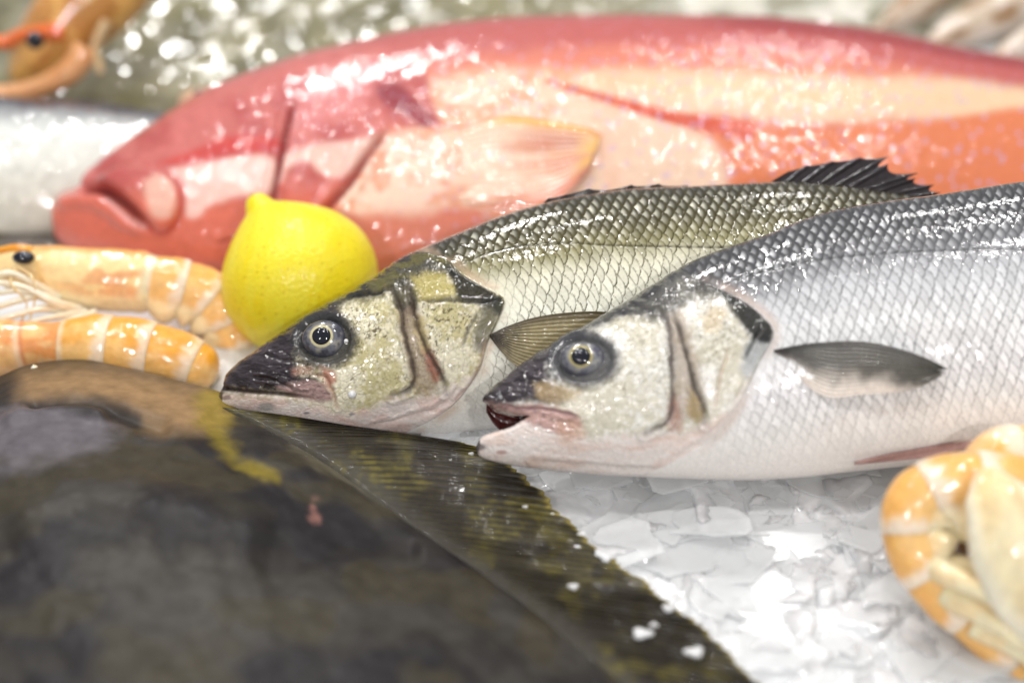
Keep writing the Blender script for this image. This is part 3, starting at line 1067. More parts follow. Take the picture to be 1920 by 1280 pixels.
fan_fin('pelvic_fin', bassB, [(1600, 866), (1660, 852), (1740, 838), (1800, 826), (1856, 812)], [(1602, 871), (1660, 866), (1740, 858), (1800, 846), (1862, 826)],
        lambda X, Y: at(X, Y, depB(X, Y) - 0.011), nB, M_fin,
        (lambda s, t, ray, PX, PY: mix(np.zeros(s.shape + (3,)) + lin(196, 160, 154), lin(124, 88, 88), ss(0.35, 0.5, np.abs(t - .5) + .12 * ray))),
        lift=(0.001, 0.003), rays=5, ns=60, nt_=40)
plate('tail_fin', bassB, [(2760, 470), (2960, 330), (3010, 360), (2930, 520), (2900, 545), (2940, 600), (3000, 720), (2950, 740), (2760, 600)], depB, nB, 0.001, M_darkfin, lin(60, 60, 64))
plate('tail_fin', bassA, [(2310, 480), (2480, 400), (2520, 430), (2450, 530), (2510, 640), (2470, 660), (2310, 590)], depA, nA, 0.001, M_darkfin, lin(60, 56, 50))
depAd = lambda x, y: depA(x, y) + 0.001


def spiny_fin(name, root, rays, depth, nrm, mat, colr, colm, bow=0.0):
    """rays (base, tip) with membrane between; each ray a ridge"""
    ns, ntot = 22, 0
    cols, P = [], []
    m = 10
    for k in range(len(rays) - 1):
        (b0, t0), (b1, t1) = rays[k], rays[k + 1]
        for q in range(m):
            u = q / m
            bx = np.array(b0) * (1 - u) + np.array(b1) * u
            tx = np.array(t0) * (1 - u) + np.array(t1) * u
            notch = 1 - (0.05 if k < 4 else 0.2) * math.sin(u * math.pi) ** 0.8
            s = np.linspace(0, 1, ns)[:, None]
            pt = bx * (1 - s * notch) + tx * (s * notch)
            dd = at(pt[:, 0], pt[:, 1], depth(pt[:, 0], pt[:, 1]))
            ridge = 0.0007 * math.exp(-((min(u, 1 - u)) / 0.13) ** 2)
            P.append(dd + nrm * (ridge + bow * np.sin(s * 2.2))[..., 0:1])
            cols.append(np.tile(colr * (1 - min(1, 4 * min(u, 1 - u))) + colm * min(1, 4 * min(u, 1 - u)), (ns, 1)))
    P, cols = np.array(P), np.array(cols)
    n = P.shape[0] * ns
    V = np.concatenate([P.reshape(-1, 3), (P - nrm * 0.0006).reshape(-1, 3)])
    F = [gridfaces(P.shape[0], ns), gridfaces(P.shape[0], ns, base=n)[:, ::-1]]
    ix = np.arange(n).reshape(P.shape[0], ns)
    for e in (ix[0], ix[-1], ix[:, 0], ix[:, -1]):
        F.append(np.stack([e[:-1], e[1:], e[1:] + n, e[:-1] + n], -1))
    part(name, V, np.concatenate(F), mat, root, np.concatenate([cols.reshape(-1, 3)] * 2))


spiny_fin('dorsal_fin', bassA, [((1440, 344), (1478, 322)), ((1470, 346), (1512, 311)), ((1500, 348), (1560, 303)), ((1530, 350), (1612, 296)), ((1560, 353), (1666, 294)),
                                 ((1588, 356), (1664, 308)), ((1612, 359), (1722, 325)), ((1640, 362), (1716, 334)), ((1668, 366), (1752, 347)), ((1700, 370), (1764, 362)), ((1720, 374), (1770, 372))],
          depAd, nA, M_darkfin, lin(34, 28, 32), lin(34, 25, 30))
spiny_fin('spiny_dorsal_fin', bassA, [((1010, 388), (1028, 372)), ((1040, 380), (1062, 365)), ((1070, 374), (1104, 354)), ((1110, 368), (1140, 357)), ((1150, 364), (1184, 347)),
                                        ((1190, 360), (1236, 345)), ((1230, 356), (1290, 348)), ((1280, 354), (1330, 350))],
          depAd, nA, M_darkfin, lin(34, 32, 34), lin(46, 40, 38))


# ------------------------------------------------------------------ red grouper
G = {}
G['top'] = [(98, 412), (99, 404), (103, 388), (110, 376), (125, 368), (145, 363), (157, 352), (163, 338), (185, 318), (215, 296), (250, 272), (300, 240), (350, 206), (400, 178), (440, 162), (500, 142), (560, 122),
            (640, 102), (720, 84), (800, 69), (900, 55), (1000, 48), (1200, 45), (1400, 46), (1560, 60), (1700, 82), (1800, 104), (1920, 122), (2100, 168), (2350, 260), (2480, 300)]
G['bot'] = [(98, 414), (100, 434), (108, 450), (135, 466), (200, 490), (300, 515), (400, 535), (550, 552), (800, 560), (1100, 556), (1500, 530), (1900, 480), (2200, 430), (2480, 392)]
G['half'] = [(98, 0.002), (104, 0.007), (125, 0.012), (180, 0.018), (260, 0.0235), (400, 0.030), (600, 0.036), (900, 0.038), (1400, 0.035), (1900, 0.026), (2480, 0.007)]
G['topf'], G['botf'] = curve(G['top']), curve(G['bot'])
GRED, GDARK, GSAL, GPALE, GORG = lin(196, 96, 88), lin(160, 56, 60), lin(212, 122, 100), lin(234, 196, 178), lin(218, 124, 84)


def grouper_detail(px, py, X, Y):
    n1 = fbm(px / 70 + 30, py / 50 + 30, 41, 3)
    n2 = fbm(px / 14 + 30, py / 14 + 30, 42, 3)
    Tq, Bq = G['topf'](X), G['botf'](X)
    dtop = py - np.interp(px, [p[0] for p in G['top']], [p[1] for p in G['top']])
    j = 18 * (n1 - .5) + 9 * (n2 - .5)
    col = np.zeros(px.shape + (3,)) + GSAL
    # pale flank
    pale = sdf(px, py, [(800, 150), (900, 128), (1050, 132), (1300, 128), (1600, 142), (2000, 160), (2000, 212), (1700, 224), (1500, 232), (1330, 218), (1270, 226),
                        (1340, 262), (1366, 310), (1362, 380), (1150, 420), (1000, 400), (740, 380), (640, 395), (690, 300), (740, 260), (790, 215)])
    col = mix(col, lin(230, 196, 172), ss(14, -18, pale + j))
    cream = sdf(px, py, [(1020, 140), (1300, 138), (1600, 150), (2000, 168), (2000, 205), (1600, 212), (1300, 190), (1100, 165)])
    col = mix(col, lin(228, 194, 156), ss(34, -30, cream + 1.4 * j) * .9)
    wht = sdf(px, py, [(640, 330), (700, 270), (800, 250), (860, 330), (820, 390), (700, 400), (640, 385)])
    col = mix(col, lin(240, 208, 190), ss(20, -20, wht + j) * 0.85)
    # orange rear
    orr = sdf(px, py, [(1270, 222), (1350, 236), (1500, 240), (1700, 230), (2100, 214), (2100, 520), (1350, 520), (1362, 380), (1368, 310), (1340, 260)])
    col = mix(col, GORG, ss(8, -10, orr + 0.5 * j))
    d, p = dline(px, py, [(1026, 153), (1090, 172), (1180, 198), (1270, 222), (1400, 244)])
    col = mix(col, lin(206, 86, 58), ss(1.0, 0.75, d / (5 + 14 * p) + 0.2 * (n2 - .5)))
    # speckled blush on the pale flank
    bl = ss(0.5, 0.62, fbm(px / 34 + 5, py / 26 + 9, 47, 3)) * ss(12, -8, pale) * ss(1250, 950, px)
    col = mix(col, lin(226, 140, 104), bl * 0.65)
    # red back
    back = ss(1.0, 0.0, (dtop - 24 + 0.7 * j) / (34 + 24 * ss(1200, 700, px)))
    col = mix(col, lin(186, 92, 88), back)
    col = mix(col, lin(150, 48, 52), ss(15, 3, dtop) * ss(1250, 1420, px) * 0.8)
    # red head
    hd = sdf(px, py, [(60, 480), (60, 330), (200, 280), (380, 150), (640, 80), (790, 120), (810, 190), (830, 240), (780, 240), (720, 240), (680, 310), (610, 400), (520, 560), (200, 520)])
    H = ss(10, -10, hd + 0.5 * j)
    hc = np.zeros(px.shape + (3,)) + mix(np.zeros(px.shape + (3,)) + lin(198, 108, 102), lin(180, 82, 80), ss(0.42, 0.70, n1))
    hc = mix(hc, lin(210, 108, 88), ss(330, 400, py))
    p1 = sdf(px, py, [(316, 318), (400, 300), (490, 288), (517, 302), (508, 360), (430, 372), (392, 388), (372, 408), (350, 406), (345, 350)])
    hc = mix(hc, lin(234, 190, 180), ss(7, -8, p1 + 0.5 * j))
    p2 = sdf(px, py, [(530, 290), (600, 268), (690, 258), (722, 246), (680, 300), (640, 332), (600, 326), (572, 304), (545, 315), (526, 345)])
    hc = mix(hc, lin(232, 186, 174), ss(7, -8, p2 + 0.5 * j))
    p3 = sdf(px, py, [(275, 350), (300, 336), (325, 345), (334, 385), (318, 412), (292, 408), (280, 380)])
    hc = mix(hc, lin(232, 186, 168), ss(9, -9, p3 + .3 * j) * 0.85)
    d3 = sdf(px, py, [(700, 160), (740, 155), (775, 185), (815, 230), (800, 242), (760, 215), (720, 195)])
    hc = mix(hc, lin(142, 40, 52), ss(9, -6, d3 + .5 * j))
    stripe = sdf(px, py, [(300, 305), (360, 285), (440, 255), (520, 262), (525, 280), (440, 288), (350, 306)])
    hc = mix(hc, lin(196, 50, 44), ss(8, -6, stripe + .4 * j) * .8)
    pk = sdf(px, py, [(560, 165), (640, 130), (700, 130), (690, 190), (600, 240), (545, 230)])
    hc = mix(hc, lin(214, 130, 128), ss(20, -20, pk + j) * 0.7)
    hc = hc * (1 + 0.2 * (n2 - .5))[..., None]
    col = mix(col, hc, H)
    # small lilac dots
    w1, w2, wid = worley(px / 25 + 20, py / 23 + 20, 13)
    dots = ss(0.20, 0.11, w1) * ss(0.25, 0.4, wid) * ss(300, 520, px)
    col = mix(col, lin(196, 168, 204), dots * 0.85 * (0.2 + .8 * ss(700, 1050, px)) * (1 - 0.75 * back))
    dk = ss(0.22, 0.1, worley(px / 22 + 61, py / 15 + 70, 9)[0])
    d, p = dline(px, py, [(1026, 150), (1180, 198), (1300, 232), (1420, 270)])
    col = mix(col, lin(130, 60, 76), dk * ss(26, 8, d) * 0.6)
    # lips
    disp = 0.0006 * (n1 - .5) + 0.00025 * (n2 - .5)
    d, p = dline(px, py, [(158, 352), (190, 352), (225, 374), (262, 408), (300, 434)])
    col = mix(col, lin(110, 34, 36), np.exp(-(d / 6) ** 2) * .8 * ss(1, .6, p))
    disp = disp - 0.007 * np.exp(-(d / 9) ** 2) * ss(1.0, 0.5, p)
    mx = sdf(px, py, [(176, 342), (230, 312), (290, 318), (325, 338), (340, 372), (334, 410), (312, 434), (292, 432), (262, 400), (225, 366)])
    disp = disp + 0.0042 * ss(8, -14, mx)
    ring = np.exp(-((mx - 2) / 5.5) ** 2) * ss(250, 285, px)
    col = mix(col, lin(176, 54, 44), ring * .75)
    lip = sdf(px, py, [(112, 372), (160, 364), (200, 372), (240, 404), (266, 436), (230, 430), (190, 400), (150, 390), (115, 392)])
    disp = disp + 0.0030 * ss(8, -10, lip)
    wl, _ = dline(px, py, [(205, 378), (240, 408), (268, 426)])
    col = mix(col, lin(214, 172, 170), np.exp(-(wl / 5) ** 2) * 0.7)
    for pts, wd, dep, cc, k in (
            ([(552, 190), (540, 230), (527, 295), (515, 350), (508, 392)], 5.0, 0.0035, lin(120, 34, 38), 0.85),
            ([(728, 240), (690, 290), (654, 345), (616, 388), (590, 420)], 6.5, 0.0035, lin(146, 52, 48), 0.8),
            ([(400, 458), (440, 446), (470, 440)], 3, 0.001, lin(176, 70, 56), .6)):
        d, p = dline(px, py, pts)
        tp = ss(0, .15, p) * ss(1, .85, p)
        col = mix(col, cc, np.exp(-(d / wd) ** 2) * k * (0.3 + .7 * tp))
        disp = disp - dep * np.exp(-(d / wd) ** 2) * tp
        disp = disp + 0.35 * dep * np.exp(-((d - 2.6 * wd) / (1.4 * wd)) ** 2) * tp
    # knobbly wet scales
    f1, f2, i1 = worley(px / 8 + 3, py / 7 + 3, 5)
    disp = disp + 0.00020 * (0.5 - f1) * ss(120, 300, px)
    return disp, np.clip(col, 0, .9)


depG = lambda x, y: 0.792 + (520 - y) * 1.35e-4 + (x - 400) * 0.6e-5
nG = plane_normal(depG, 300, 520, 1500, 60)
grouper = thing('grouper', 'big red and orange grouper with pale bands and lilac dots behind the sea bass', 'fish', at(700, 555, depG(700, 555)))
_, sG = fish_body(G['topf'], G['botf'], xgrid(98, 1960, 2.6, 2480), 230, depG, nG, curve(G['half']), grouper_detail, grouper, M_group, nb=24, pw=2.2)
plate('tail_fin', grouper, [(2450, 290), (2620, 230), (2680, 260), (2690, 400), (2650, 460), (2450, 396)], depG, nG, 0.0015, M_group, GRED)


def grouper_fin_col(s, t, ray, PX, PY):
    nz = fbm(PX / 30 + 60, PY / 14 + 60, 51, 3)
    col = np.zeros(s.shape + (3,)) + lin(236, 196, 170)
    col = mix(col, lin(226, 160, 122), ss(0.3, 0.75, s) * ss(0.35, 0.6, nz))
    col = mix(col, lin(224, 132, 100), ss(0.66, 0.92, t) * ss(0.1, 0.5, s))
    col = mix(col, lin(216, 104, 60), np.exp(-((t - .93) / .04) ** 2) * ss(.2, .4, s) * .8)
    col = mix(col, lin(196, 104, 78), ss(0.12, 0.06, np.abs(t - 0.24)) * ss(0.45, 0.7, s) * .7)
    col = mix(col, lin(240, 176, 40), ss(0.13, 0.02, t) * ss(0.28, 0.5, s))
    col = mix(col, lin(240, 186, 80), ss(0.82, 0.97, s) * ss(0.0, 0.2, t) * ss(0.9, .7, t))
    col = mix(col, lin(244, 222, 206), ss(0.2, 0.9, ray) * 0.7 * ss(.1, .4, s))
    col = mix(col, lin(204, 120, 88), ss(.45, .7, fbm(PX / 120 + 60, (t + 0 * s) * 14, 52, 2)) * ss(.3, .6, s) * .55)
    return col


fdG = flank_depth(sG, 850, 320, 1080, 320)
fan_fin('pectoral_fin', grouper, [(800, 262), (850, 250), (900, 230), (960, 222), (1030, 232), (1100, 248), (1128, 262)],
        [(790, 372), (830, 388), (880, 398), (950, 402), (1010, 396), (1060, 372), (1100, 330)], lambda X, Y: at(X, Y, fdG(X, Y) - (Y - 320) * 1.0e-4), nG, M_group, grouper_fin_col,
        lift=(-0.0012, 0.0042), rays=15, ns=90, nt_=150, amp=0.0003, thick=0.0007, drop=0.0035)


def ball(name, root, P0, r, mat, col, squash=(1, 1, 1), n=24, U=None):
    th = np.linspace(0, math.pi, n)
    ph = np.linspace(0, 2 * math.pi, 2 * n, endpoint=False)
    TH, PH = np.meshgrid(th, ph, indexing='ij')
    D = np.stack([np.sin(TH) * np.cos(PH) * squash[0], np.sin(TH) * np.sin(PH) * squash[1], np.cos(TH) * squash[2]], -1)
    P = P0 + r * D
    c = None if col is None else np.tile(np.asarray(col), (P.reshape(-1, 3).shape[0], 1))
    return part(name, P, gridfaces(n, 2 * n, True)[:, ::-1], mat, root, c)


eg = ball('eye', grouper, at(376, 192, depG(376, 192) - 0.004), 0.0088, M_eye, lin(206, 170, 140), (1.25, 1, .8))
ball('pupil', eg, at(374, 184, depG(376, 190) - 0.0075), 0.0042, M_pupil, None, (1, 1, 1))

# ------------------------------------------------------------------ lemon
def build_lemon():
    d0 = 0.742
    c0 = at(562, 524, d0)
    root = thing('lemon', 'bright yellow whole lemon standing between the grouper and the sea bass', 'lemon', c0 - np.array([0, 0, 0.03]))
    ax = at(474, 366, d0 + 0.0) - c0
    Lm = np.linalg.norm(ax)
    ax = ax / Lm
    V1 = FWD - ax * (FWD @ ax)
    V1 /= np.linalg.norm(V1)
    V2 = np.cross(ax, V1)
    R = 148 * KW * d0
    n, m = 260, 360
    u = np.linspace(0, math.pi, n)
    # lathe profile: round body, a neck and a nipple at the tip
    z = np.cos(u)
    zz = R * 0.96 * z
    rr = R * np.sin(u)
    prof = []
    tipz = Lm
    s = np.linspace(0, 1, n)
    body_top = 0.80
    # outline as (axial, radius)
    ctrl = np.array([(tipz, 0.0), (tipz - 0.0006, 0.0032), (tipz - 0.003, 0.0052), (tipz - 0.0065, 0.0072), (tipz - 0.0095, 0.0120), (R * 0.76, R * 0.60), (R * 0.52, R * 0.83),
                     (R * 0.2, R * 0.98), (-R * 0.15, R * 0.99), (-R * 0.5, R * 0.86), (-R * 0.78, R * 0.58), (-R * 0.93, R * 0.27), (-R * 0.98, R * 0.1), (-R * 0.985, 0.0)])
    pr = spath(ctrl, n)
    th = np.linspace(0, 2 * math.pi, m, endpoint=False)
    Z, TH = np.meshgrid(pr[:, 0], th, indexing='ij')
    RR = np.maximum(np.repeat(pr[:, 1][:, None], m, 1), 0)
    lump = 1 + 0.018 * (fbm(np.cos(TH) * 2 + 20, Z * 60 + np.sin(TH) * 2 + 20, 61, 3) - .5)
    pit = worley(TH * 16 * 1.0, Z * 460 + 50, 4)[0]
    RR = RR * lump
    RR = RR - 0.00016 * ss(0.42, 0.1, pit) * ss(0.004, 0.012, RR)
    P = c0 + Z[..., None] * ax + (RR * np.cos(TH))[..., None] * V1 + (RR * np.sin(TH))[..., None] * V2
    nz = fbm(np.cos(TH) * 3 + 9, Z * 90 + np.sin(TH) * 3, 63, 3)
    col = np.zeros(P.shape) + lin(240, 224, 62)
    col = mix(col, lin(240, 218, 36), ss(0.4, 0.7, nz))
    col = mix(col, lin(206, 178, 40), ss(tipz - 0.0016, tipz, Z) * .8)
    sp = ss(0.14, 0.06, worley(TH * 5, Z * 140 + 9, 8)[0])
    col = mix(col, lin(206, 176, 6), sp * .45)
    part('peel', P, gridfaces(n, m, True)[:, ::-1], M_lemon, root, col)
    ball('stem_scar', root, c0 + ax * (tipz - 0.0004), 0.0016, M_lemon, lin(150, 140, 60), (1, 1, .6), 12)


build_lemon()

# ------------------------------------------------------------------ prawns
def tube(path, rad, nc, up=None, rfun=None):
    """path (n,3), rad (n,) or (n,2); returns points, s, theta (sin>0 faces the camera)"""
    path = np.asarray(path, float)
    n = len(path)
    rad = np.asarray(rad, float)
    if rad.ndim == 1:
        rad = np.stack([rad, rad], -1)
    T = np.gradient(path, axis=0)
    T /= np.linalg.norm(T, axis=1, keepdims=True) + 1e-12
    Vw = -FWD if up is None else up
    Vv = Vw - T * (T @ Vw)[:, None]
    Vv /= np.linalg.norm(Vv, axis=1, keepdims=True) + 1e-12
    U = np.cross(Vv, T)
    th = np.linspace(0, 2 * math.pi, nc, endpoint=False)
    S_, TH = np.meshgrid(np.linspace(0, 1, n), th, indexing='ij')
    k = np.ones(TH.shape) if rfun is None else rfun(S_, TH)
    P = path[:, None, :] + (rad[:, 0][:, None] * np.cos(TH) * k)[..., None] * U[:, None, :] + (rad[:, 1][:, None] * np.sin(TH) * k)[..., None] * Vv[:, None, :]
    return P, S_, TH


def tube_part(name, P, mat, root, col):
    n, m = P.shape[:2]
    V = np.concatenate([P.reshape(-1, 3), P[0].mean(0)[None], P[-1].mean(0)[None]])
    c = np.concatenate([col.reshape(-1, 3), col[0].mean(0)[None], col[-1].mean(0)[None]])
    j = np.arange(m)
    F3 = np.concatenate([np.stack([np.full(m, n * m), j, (j + 1) % m], -1), np.stack([np.full(m, n * m + 1), (n - 1) * m + (j + 1) % m, (n - 1) * m + j], -1)])
    return part(name, V, gridfaces(n, m, True), mat, root, c, F3=F3)


def px_path(pts, n):
    """pts: (px, py, distance) -> smooth 3D path"""
    a = spath(pts, n)
    return at(a[:, 0], a[:, 1], a[:, 2])


P_OR, P_DEEP, P_PALE, P_CREAM, P_RED = lin(244, 198, 130), lin(236, 162, 52), lin(246, 226, 206), lin(238, 224, 186), lin(226, 120, 60)


def tail_segments(root, pts, radii, cuts, ventral, lobe=0.0, nc=72, deep=0.0, flat=1.0, palek=1.0, seed=0):
    """overlapping shell rings along a path; ventral = +1 / -1: which image side the belly is on"""
    N_ = 400
    path = px_path(pts, N_)
    a = spath(pts, N_)
    rad = np.interp(np.linspace(0, 1, N_), np.linspace(0, 1, len(radii)), radii)
    rm = rad * KW * a[:, 2]
    for k in range(len(cuts) - 1):
        s0, s1 = cuts[k], cuts[k + 1]
        ov = 0.18 * (s1 - s0)
        idx = np.clip(np.linspace(s0 * (N_ - 1), min(1, s1 + ov) * (N_ - 1), 46), 0, N_ - 1)
        pp = np.stack([np.interp(idx, np.arange(N_), path[:, c]) for c in range(3)], -1)
        rr = np.interp(idx, np.arange(N_), rm)
        q = np.linspace(0, 1, 46)
        last = k == len(cuts) - 2
        fl = 0.95 + 0.07 * ss(0.0, 0.75, q) - 0.012 * np.exp(-((q - .45) / .07) ** 2)
        if last:
            fl = fl * np.sqrt(np.maximum(1 - ((q - 0.25) / 0.76).clip(0, 1) ** 2.4, 0.003))
        else:
            fl = fl - 0.03 * ss(0.93, 1.0, q)
        rr = rr * fl

        def rf(S_, TH):
            vdir = np.cos(TH) * ventral
            lob = np.sin(np.clip(S_ * 1.05, 0, 1) * math.pi) ** 0.6
            return 1 + lobe * ss(0.55, 1.0, vdir) * lob + 0.012 * (fbm(S_ * 5 + k * 9 + seed, TH * 2, 71, 2) - .5)
        P, S_, TH = tube(pp, np.stack([rr, rr * flat], -1), nc, rfun=rf)
        vd = np.cos(TH) * ventral
        nz = fbm(S_ * 3 + 11 * k + seed, TH * 2.2 + 5, 72, 3)
        col = np.zeros(P.shape) + P_OR
        col = mix(col, P_DEEP, np.clip(ss(-0.1, 0.9, -vd + (nz - .5)) * 0.5 + deep * ss(0.3, 0.7, nz) + 0.5 * deep, 0, 1))
        nzb = fbm(S_ * 2 + 7 * k + seed, TH * 5 + 8, 73, 3)
        band = ss(0.64, 0.86, S_ + 0.34 * (nzb - .5) + 0.08 * vd)
        col = mix(col, P_PALE, band * 0.92 * palek if not last else 0)
        col = mix(col, P_PALE, ss(0.16, 0.06, S_ + .05 * (nz - .5)) * 0.6 * palek)
        col = mix(col, P_CREAM, ss(0.35, 0.85, vd + 0.3 * (nz - .5)) * 0.9 * (1 if lobe else .35))
        tube_part('tail_segment', P, M_shell, root, col)


def limb(name, root, pts, r0, r1, col, mat=None, n=40, nc=14, joints=0.1):
    path = px_path(pts, n)
    a = spath(pts, n)
    r = (np.linspace(r0, r1, n) * (1 + joints * np.sin(np.linspace(0, 9, n)))) * KW * a[:, 2]
    r[-1] *= 0.3
    P, S_, TH = tube(path, r, nc)
    c = np.zeros(P.shape) + col
    c = mix(c, np.asarray(col) * np.array([1, .8, .6]), ss(.5, .7, fbm(S_ * 6, TH, 77, 2)) * .5)
    return tube_part(name, P, mat or M_leg, root, c)


# upper prawn on the left, head to the left, tail hooked down behind the lemon
pr1 = thing('prawn', 'pale orange prawn with a black eye lying just below the grouper chin', 'prawn', ground(200, 590, 0.0), 'prawns on the ice')
dp = 0.742
path = px_path([(-70, 492, dp), (0, 500, dp), (60, 508, dp), (150, 521, dp), (230, 526, dp), (300, 530, dp)], 120)
rad = np.interp(np.linspace(0, 1, 120), [0, .12, .25, .45, .75, .92, 1], [6, 22, 42, 55, 60, 58, 46]) * KW * dp
P, S_, TH = tube(path, np.stack([rad, rad * .8], -1), 96, rfun=lambda s, t: 1 + .02 * (fbm(s * 6, t * 2, 81, 3) - .5) + .02 * np.exp(-((s - .9) / .03) ** 2) - .02 * np.exp(-((s - .86) / .02) ** 2))
up_ = -np.cos(TH)
if P[60, 0, 2] > P[60, 48, 2]:
    up_ = np.cos(TH)
nz = fbm(S_ * 7 + 4, TH * 2 + 6, 82, 4)
col = np.zeros(P.shape) + lin(244, 214, 156)
col = mix(col, lin(238, 168, 90), ss(0.62, 0.95, up_ + .3 * (nz - .5)))
col = mix(col, lin(228, 150, 96), ss(0.50, 0.64, nz) * ss(.3, .8, S_) * .7)
col = mix(col, lin(238, 190, 120), np.exp(-((S_ - .42 + .05 * up_) / .02) ** 2) * .7)
col = mix(col, P_CREAM, ss(.90, .95, S_ - .03 * up_))
col = mix(col, P_CREAM, ss(.3, .75, -up_) * .9)
tube_part('carapace', P, M_shell, pr1, col)
VEN = 1.0 if up_[60, 0] < 0 else -1.0
tail_segments(pr1, [(285, 528, .742), (330, 536, .742), (380, 552, .744), (420, 588, .746), (445, 640, .748), (455, 700, .75)], [52, 53, 52, 50, 46, 34],
              [0, .2, .4, .6, .8, 1.0], VEN, lobe=0.42, deep=0.1, flat=.85, seed=3)
eb = ball('eye', pr1, at(44, 483, dp - .0125), 0.0032, M_pupil, None, (1.5, 1, .9), 16)
limb('rostrum', pr1, [(60, 470, dp - .004), (20, 466, dp - .004), (-60, 480, dp - .004)], 10, 3, P_DEEP)
LEGC = lin(240, 230, 208)
for pts in ([(150, 580, .735), (100, 566, .725), (50, 540, .722), (-10, 528, .722)], [(140, 584, .735), (80, 578, .725), (30, 590, .722), (-20, 604, .722)],
            [(120, 582, .735), (84, 556, .728), (40, 562, .722), (-20, 580, .722)], [(110, 560, .735), (60, 530, .726), (20, 512, .722), (-20, 520, .722)]):
    limb('leg', pr1, pts, 9, 5, LEGC)
for pts in ([(160, 582, .736), (120, 590, .728), (70, 600, .724), (10, 622, .722)], [(100, 566, .730), (40, 546, .722), (-20, 552, .722)], [(180, 584, .736), (140, 596, .730), (110, 606, .726)]):
    limb('leg', pr1, pts, 7, 4, LEGC)
limb('antenna', pr1, [(30, 500, .728), (20, 530, .72), (50, 570, .722), (30, 620, .725)], 2.5, 1.5, lin(236, 200, 150))
limb('antenna', pr1, [(30, 498, .728), (60, 520, .722), (66, 556, .722), (56, 600, .724)], 2.5, 1.5, lin(236, 200, 150))

# lower prawn, tail end rounded, lying against the flatfish
pr2 = thing('prawn', 'orange prawn tail with white bands tucked behind the dark flatfish', 'prawn', ground(250, 700, 0.0), 'prawns on the ice')
dq = 0.722
path = px_path([(-160, 655, dq), (-60, 655, dq), (20, 652, dq), (70, 646, dq), (130, 648, dq)], 100)
rad = np.interp(np.linspace(0, 1, 100), [0, .3, .62, .75, .82, .9, 1], [40, 58, 54, 46, 42, 43, 50]) * KW * dq
P, S_, TH = tube(path, rad, 72, rfun=lambda s, t: 1 + .02 * (fbm(s * 6, t * 2, 83, 3) - .5))
nz = fbm(S_ * 9 + 4, TH * 2 + 6, 84, 4)
col = mix(np.zeros(P.shape) + lin(242, 188, 124), lin(234, 156, 90), ss(.45, .62, nz))
col = mix(col, lin(214, 120, 70), np.exp(-((S_ - .73) / .012) ** 2) * .8)
col = mix(col, lin(246, 214, 186), np.exp(-((S_ - .70) / .02) ** 2) * .6)
tube_part('carapace', P, M_shell, pr2, col)
tail_segments(pr2, [(118, 648, dq), (180, 650, dq), (250, 658, dq), (320, 672, dq), (368, 690, dq), (408, 706, dq)], [52, 61, 64, 60, 54, 44],
              [0, .26, .52, .80, 1.0], VEN, lobe=0.0, deep=0.35, seed=9, palek=.75)
limb('leg', pr2, [(60, 690, .70), (110, 715, .70), (180, 728, .70)], 8, 4, LEGC)

# curled prawn in the front right corner
pr3 = thing('prawn', 'curled orange and cream prawn in the front right corner on bare ice', 'prawn', ground(1780, 1150, 0.0), 'prawns on the ice')
dr = 0.598
tail_segments(pr3, [(1960, 925, dr), (1870, 908, dr), (1790, 908, dr), (1722, 932, dr), (1702, 990, dr), (1720, 1050, dr), (1764, 1110, dr), (1830, 1170, dr), (1910, 1240, dr), (1990, 1300, dr)],
              [66, 62, 60, 56, 50, 48, 46, 44, 42, 30], [0, .15, .28, .40, .52, .66, .82, 1.0], -VEN, lobe=0.85, deep=0.05, flat=.9, seed=21)
ball('dark_hollow_fill', pr3, at(1772, 1012, dr + .008), .0115, M_shell, lin(112, 74, 28), (1, .5, .9))  # the dark hollow inside the curl, put in as a brown ball
path = px_path([(1846, 880, dr - .014), (1876, 950, dr - .020), (1912, 1040, dr - .022), (1966, 1130, dr - .020), (2040, 1230, dr - .016)], 90)
rad = np.interp(np.linspace(0, 1, 90), [0, .12, .35, .6, .85, 1], [18, 56, 84, 90, 70, 30]) * KW * dr
P, S_, TH = tube(path, np.stack([rad, rad * .45], -1), 90, rfun=lambda s, t: 1 + .03 * (fbm(s * 5, t * 2, 85, 3) - .5))
nz = fbm(S_ * 5 + 14, TH * 2 + 6, 86, 4)
col = mix(np.zeros(P.shape) + lin(236, 222, 184), lin(226, 206, 164), ss(.42, .62, nz))
col = mix(col, lin(240, 196, 120), ss(.30, .0, S_) * .5)
col = mix(col, lin(240, 234, 216), ss(.55, .95, np.abs(np.cos(TH))) * .7)
tube_part('carapace', P, M_shell, pr3, col)
for pts, r0 in (([(1738, 1058, dr - .002), (1792, 1084, dr - .012), (1850, 1112, dr - .018), (1910, 1150, dr - .018)], 24), ([(1772, 1112, dr - .004), (1826, 1140, dr - .010), (1890, 1180, dr - .016), (1950, 1220, dr - .016)], 27),
                ([(1826, 1168, dr - .006), (1880, 1196, dr - .010), (1940, 1236, dr - .014), (1990, 1280, dr - .014)], 26)):
    limb('swimmeret_or_fill', pr3, pts, r0, r0 * .75, lin(238, 224, 186), M_shell)
limb('swimmeret_or_fill', pr3, [(1790, 975, dr + .004), (1756, 1005, dr + .004), (1770, 1045, dr + .004)], 36, 30, lin(120, 78, 26), M_shell)  # brown filler added to darken the hollow, not a limb

# prawn behind it, cut by the edge of the picture
pr4 = thing('prawn', 'bright orange prawn tail against the silver belly behind the curled prawn', 'prawn', ground(1950, 900, 0.0), 'prawns on the ice')
tail_segments(pr4, [(1830, 900, .614), (1865, 862, .614), (1920, 852, .614), (2000, 862, .614), (2100, 890, .614)], [46, 58, 60, 58, 40], [0, .28, .55, .8, 1.0], -VEN, deep=.7, seed=33)

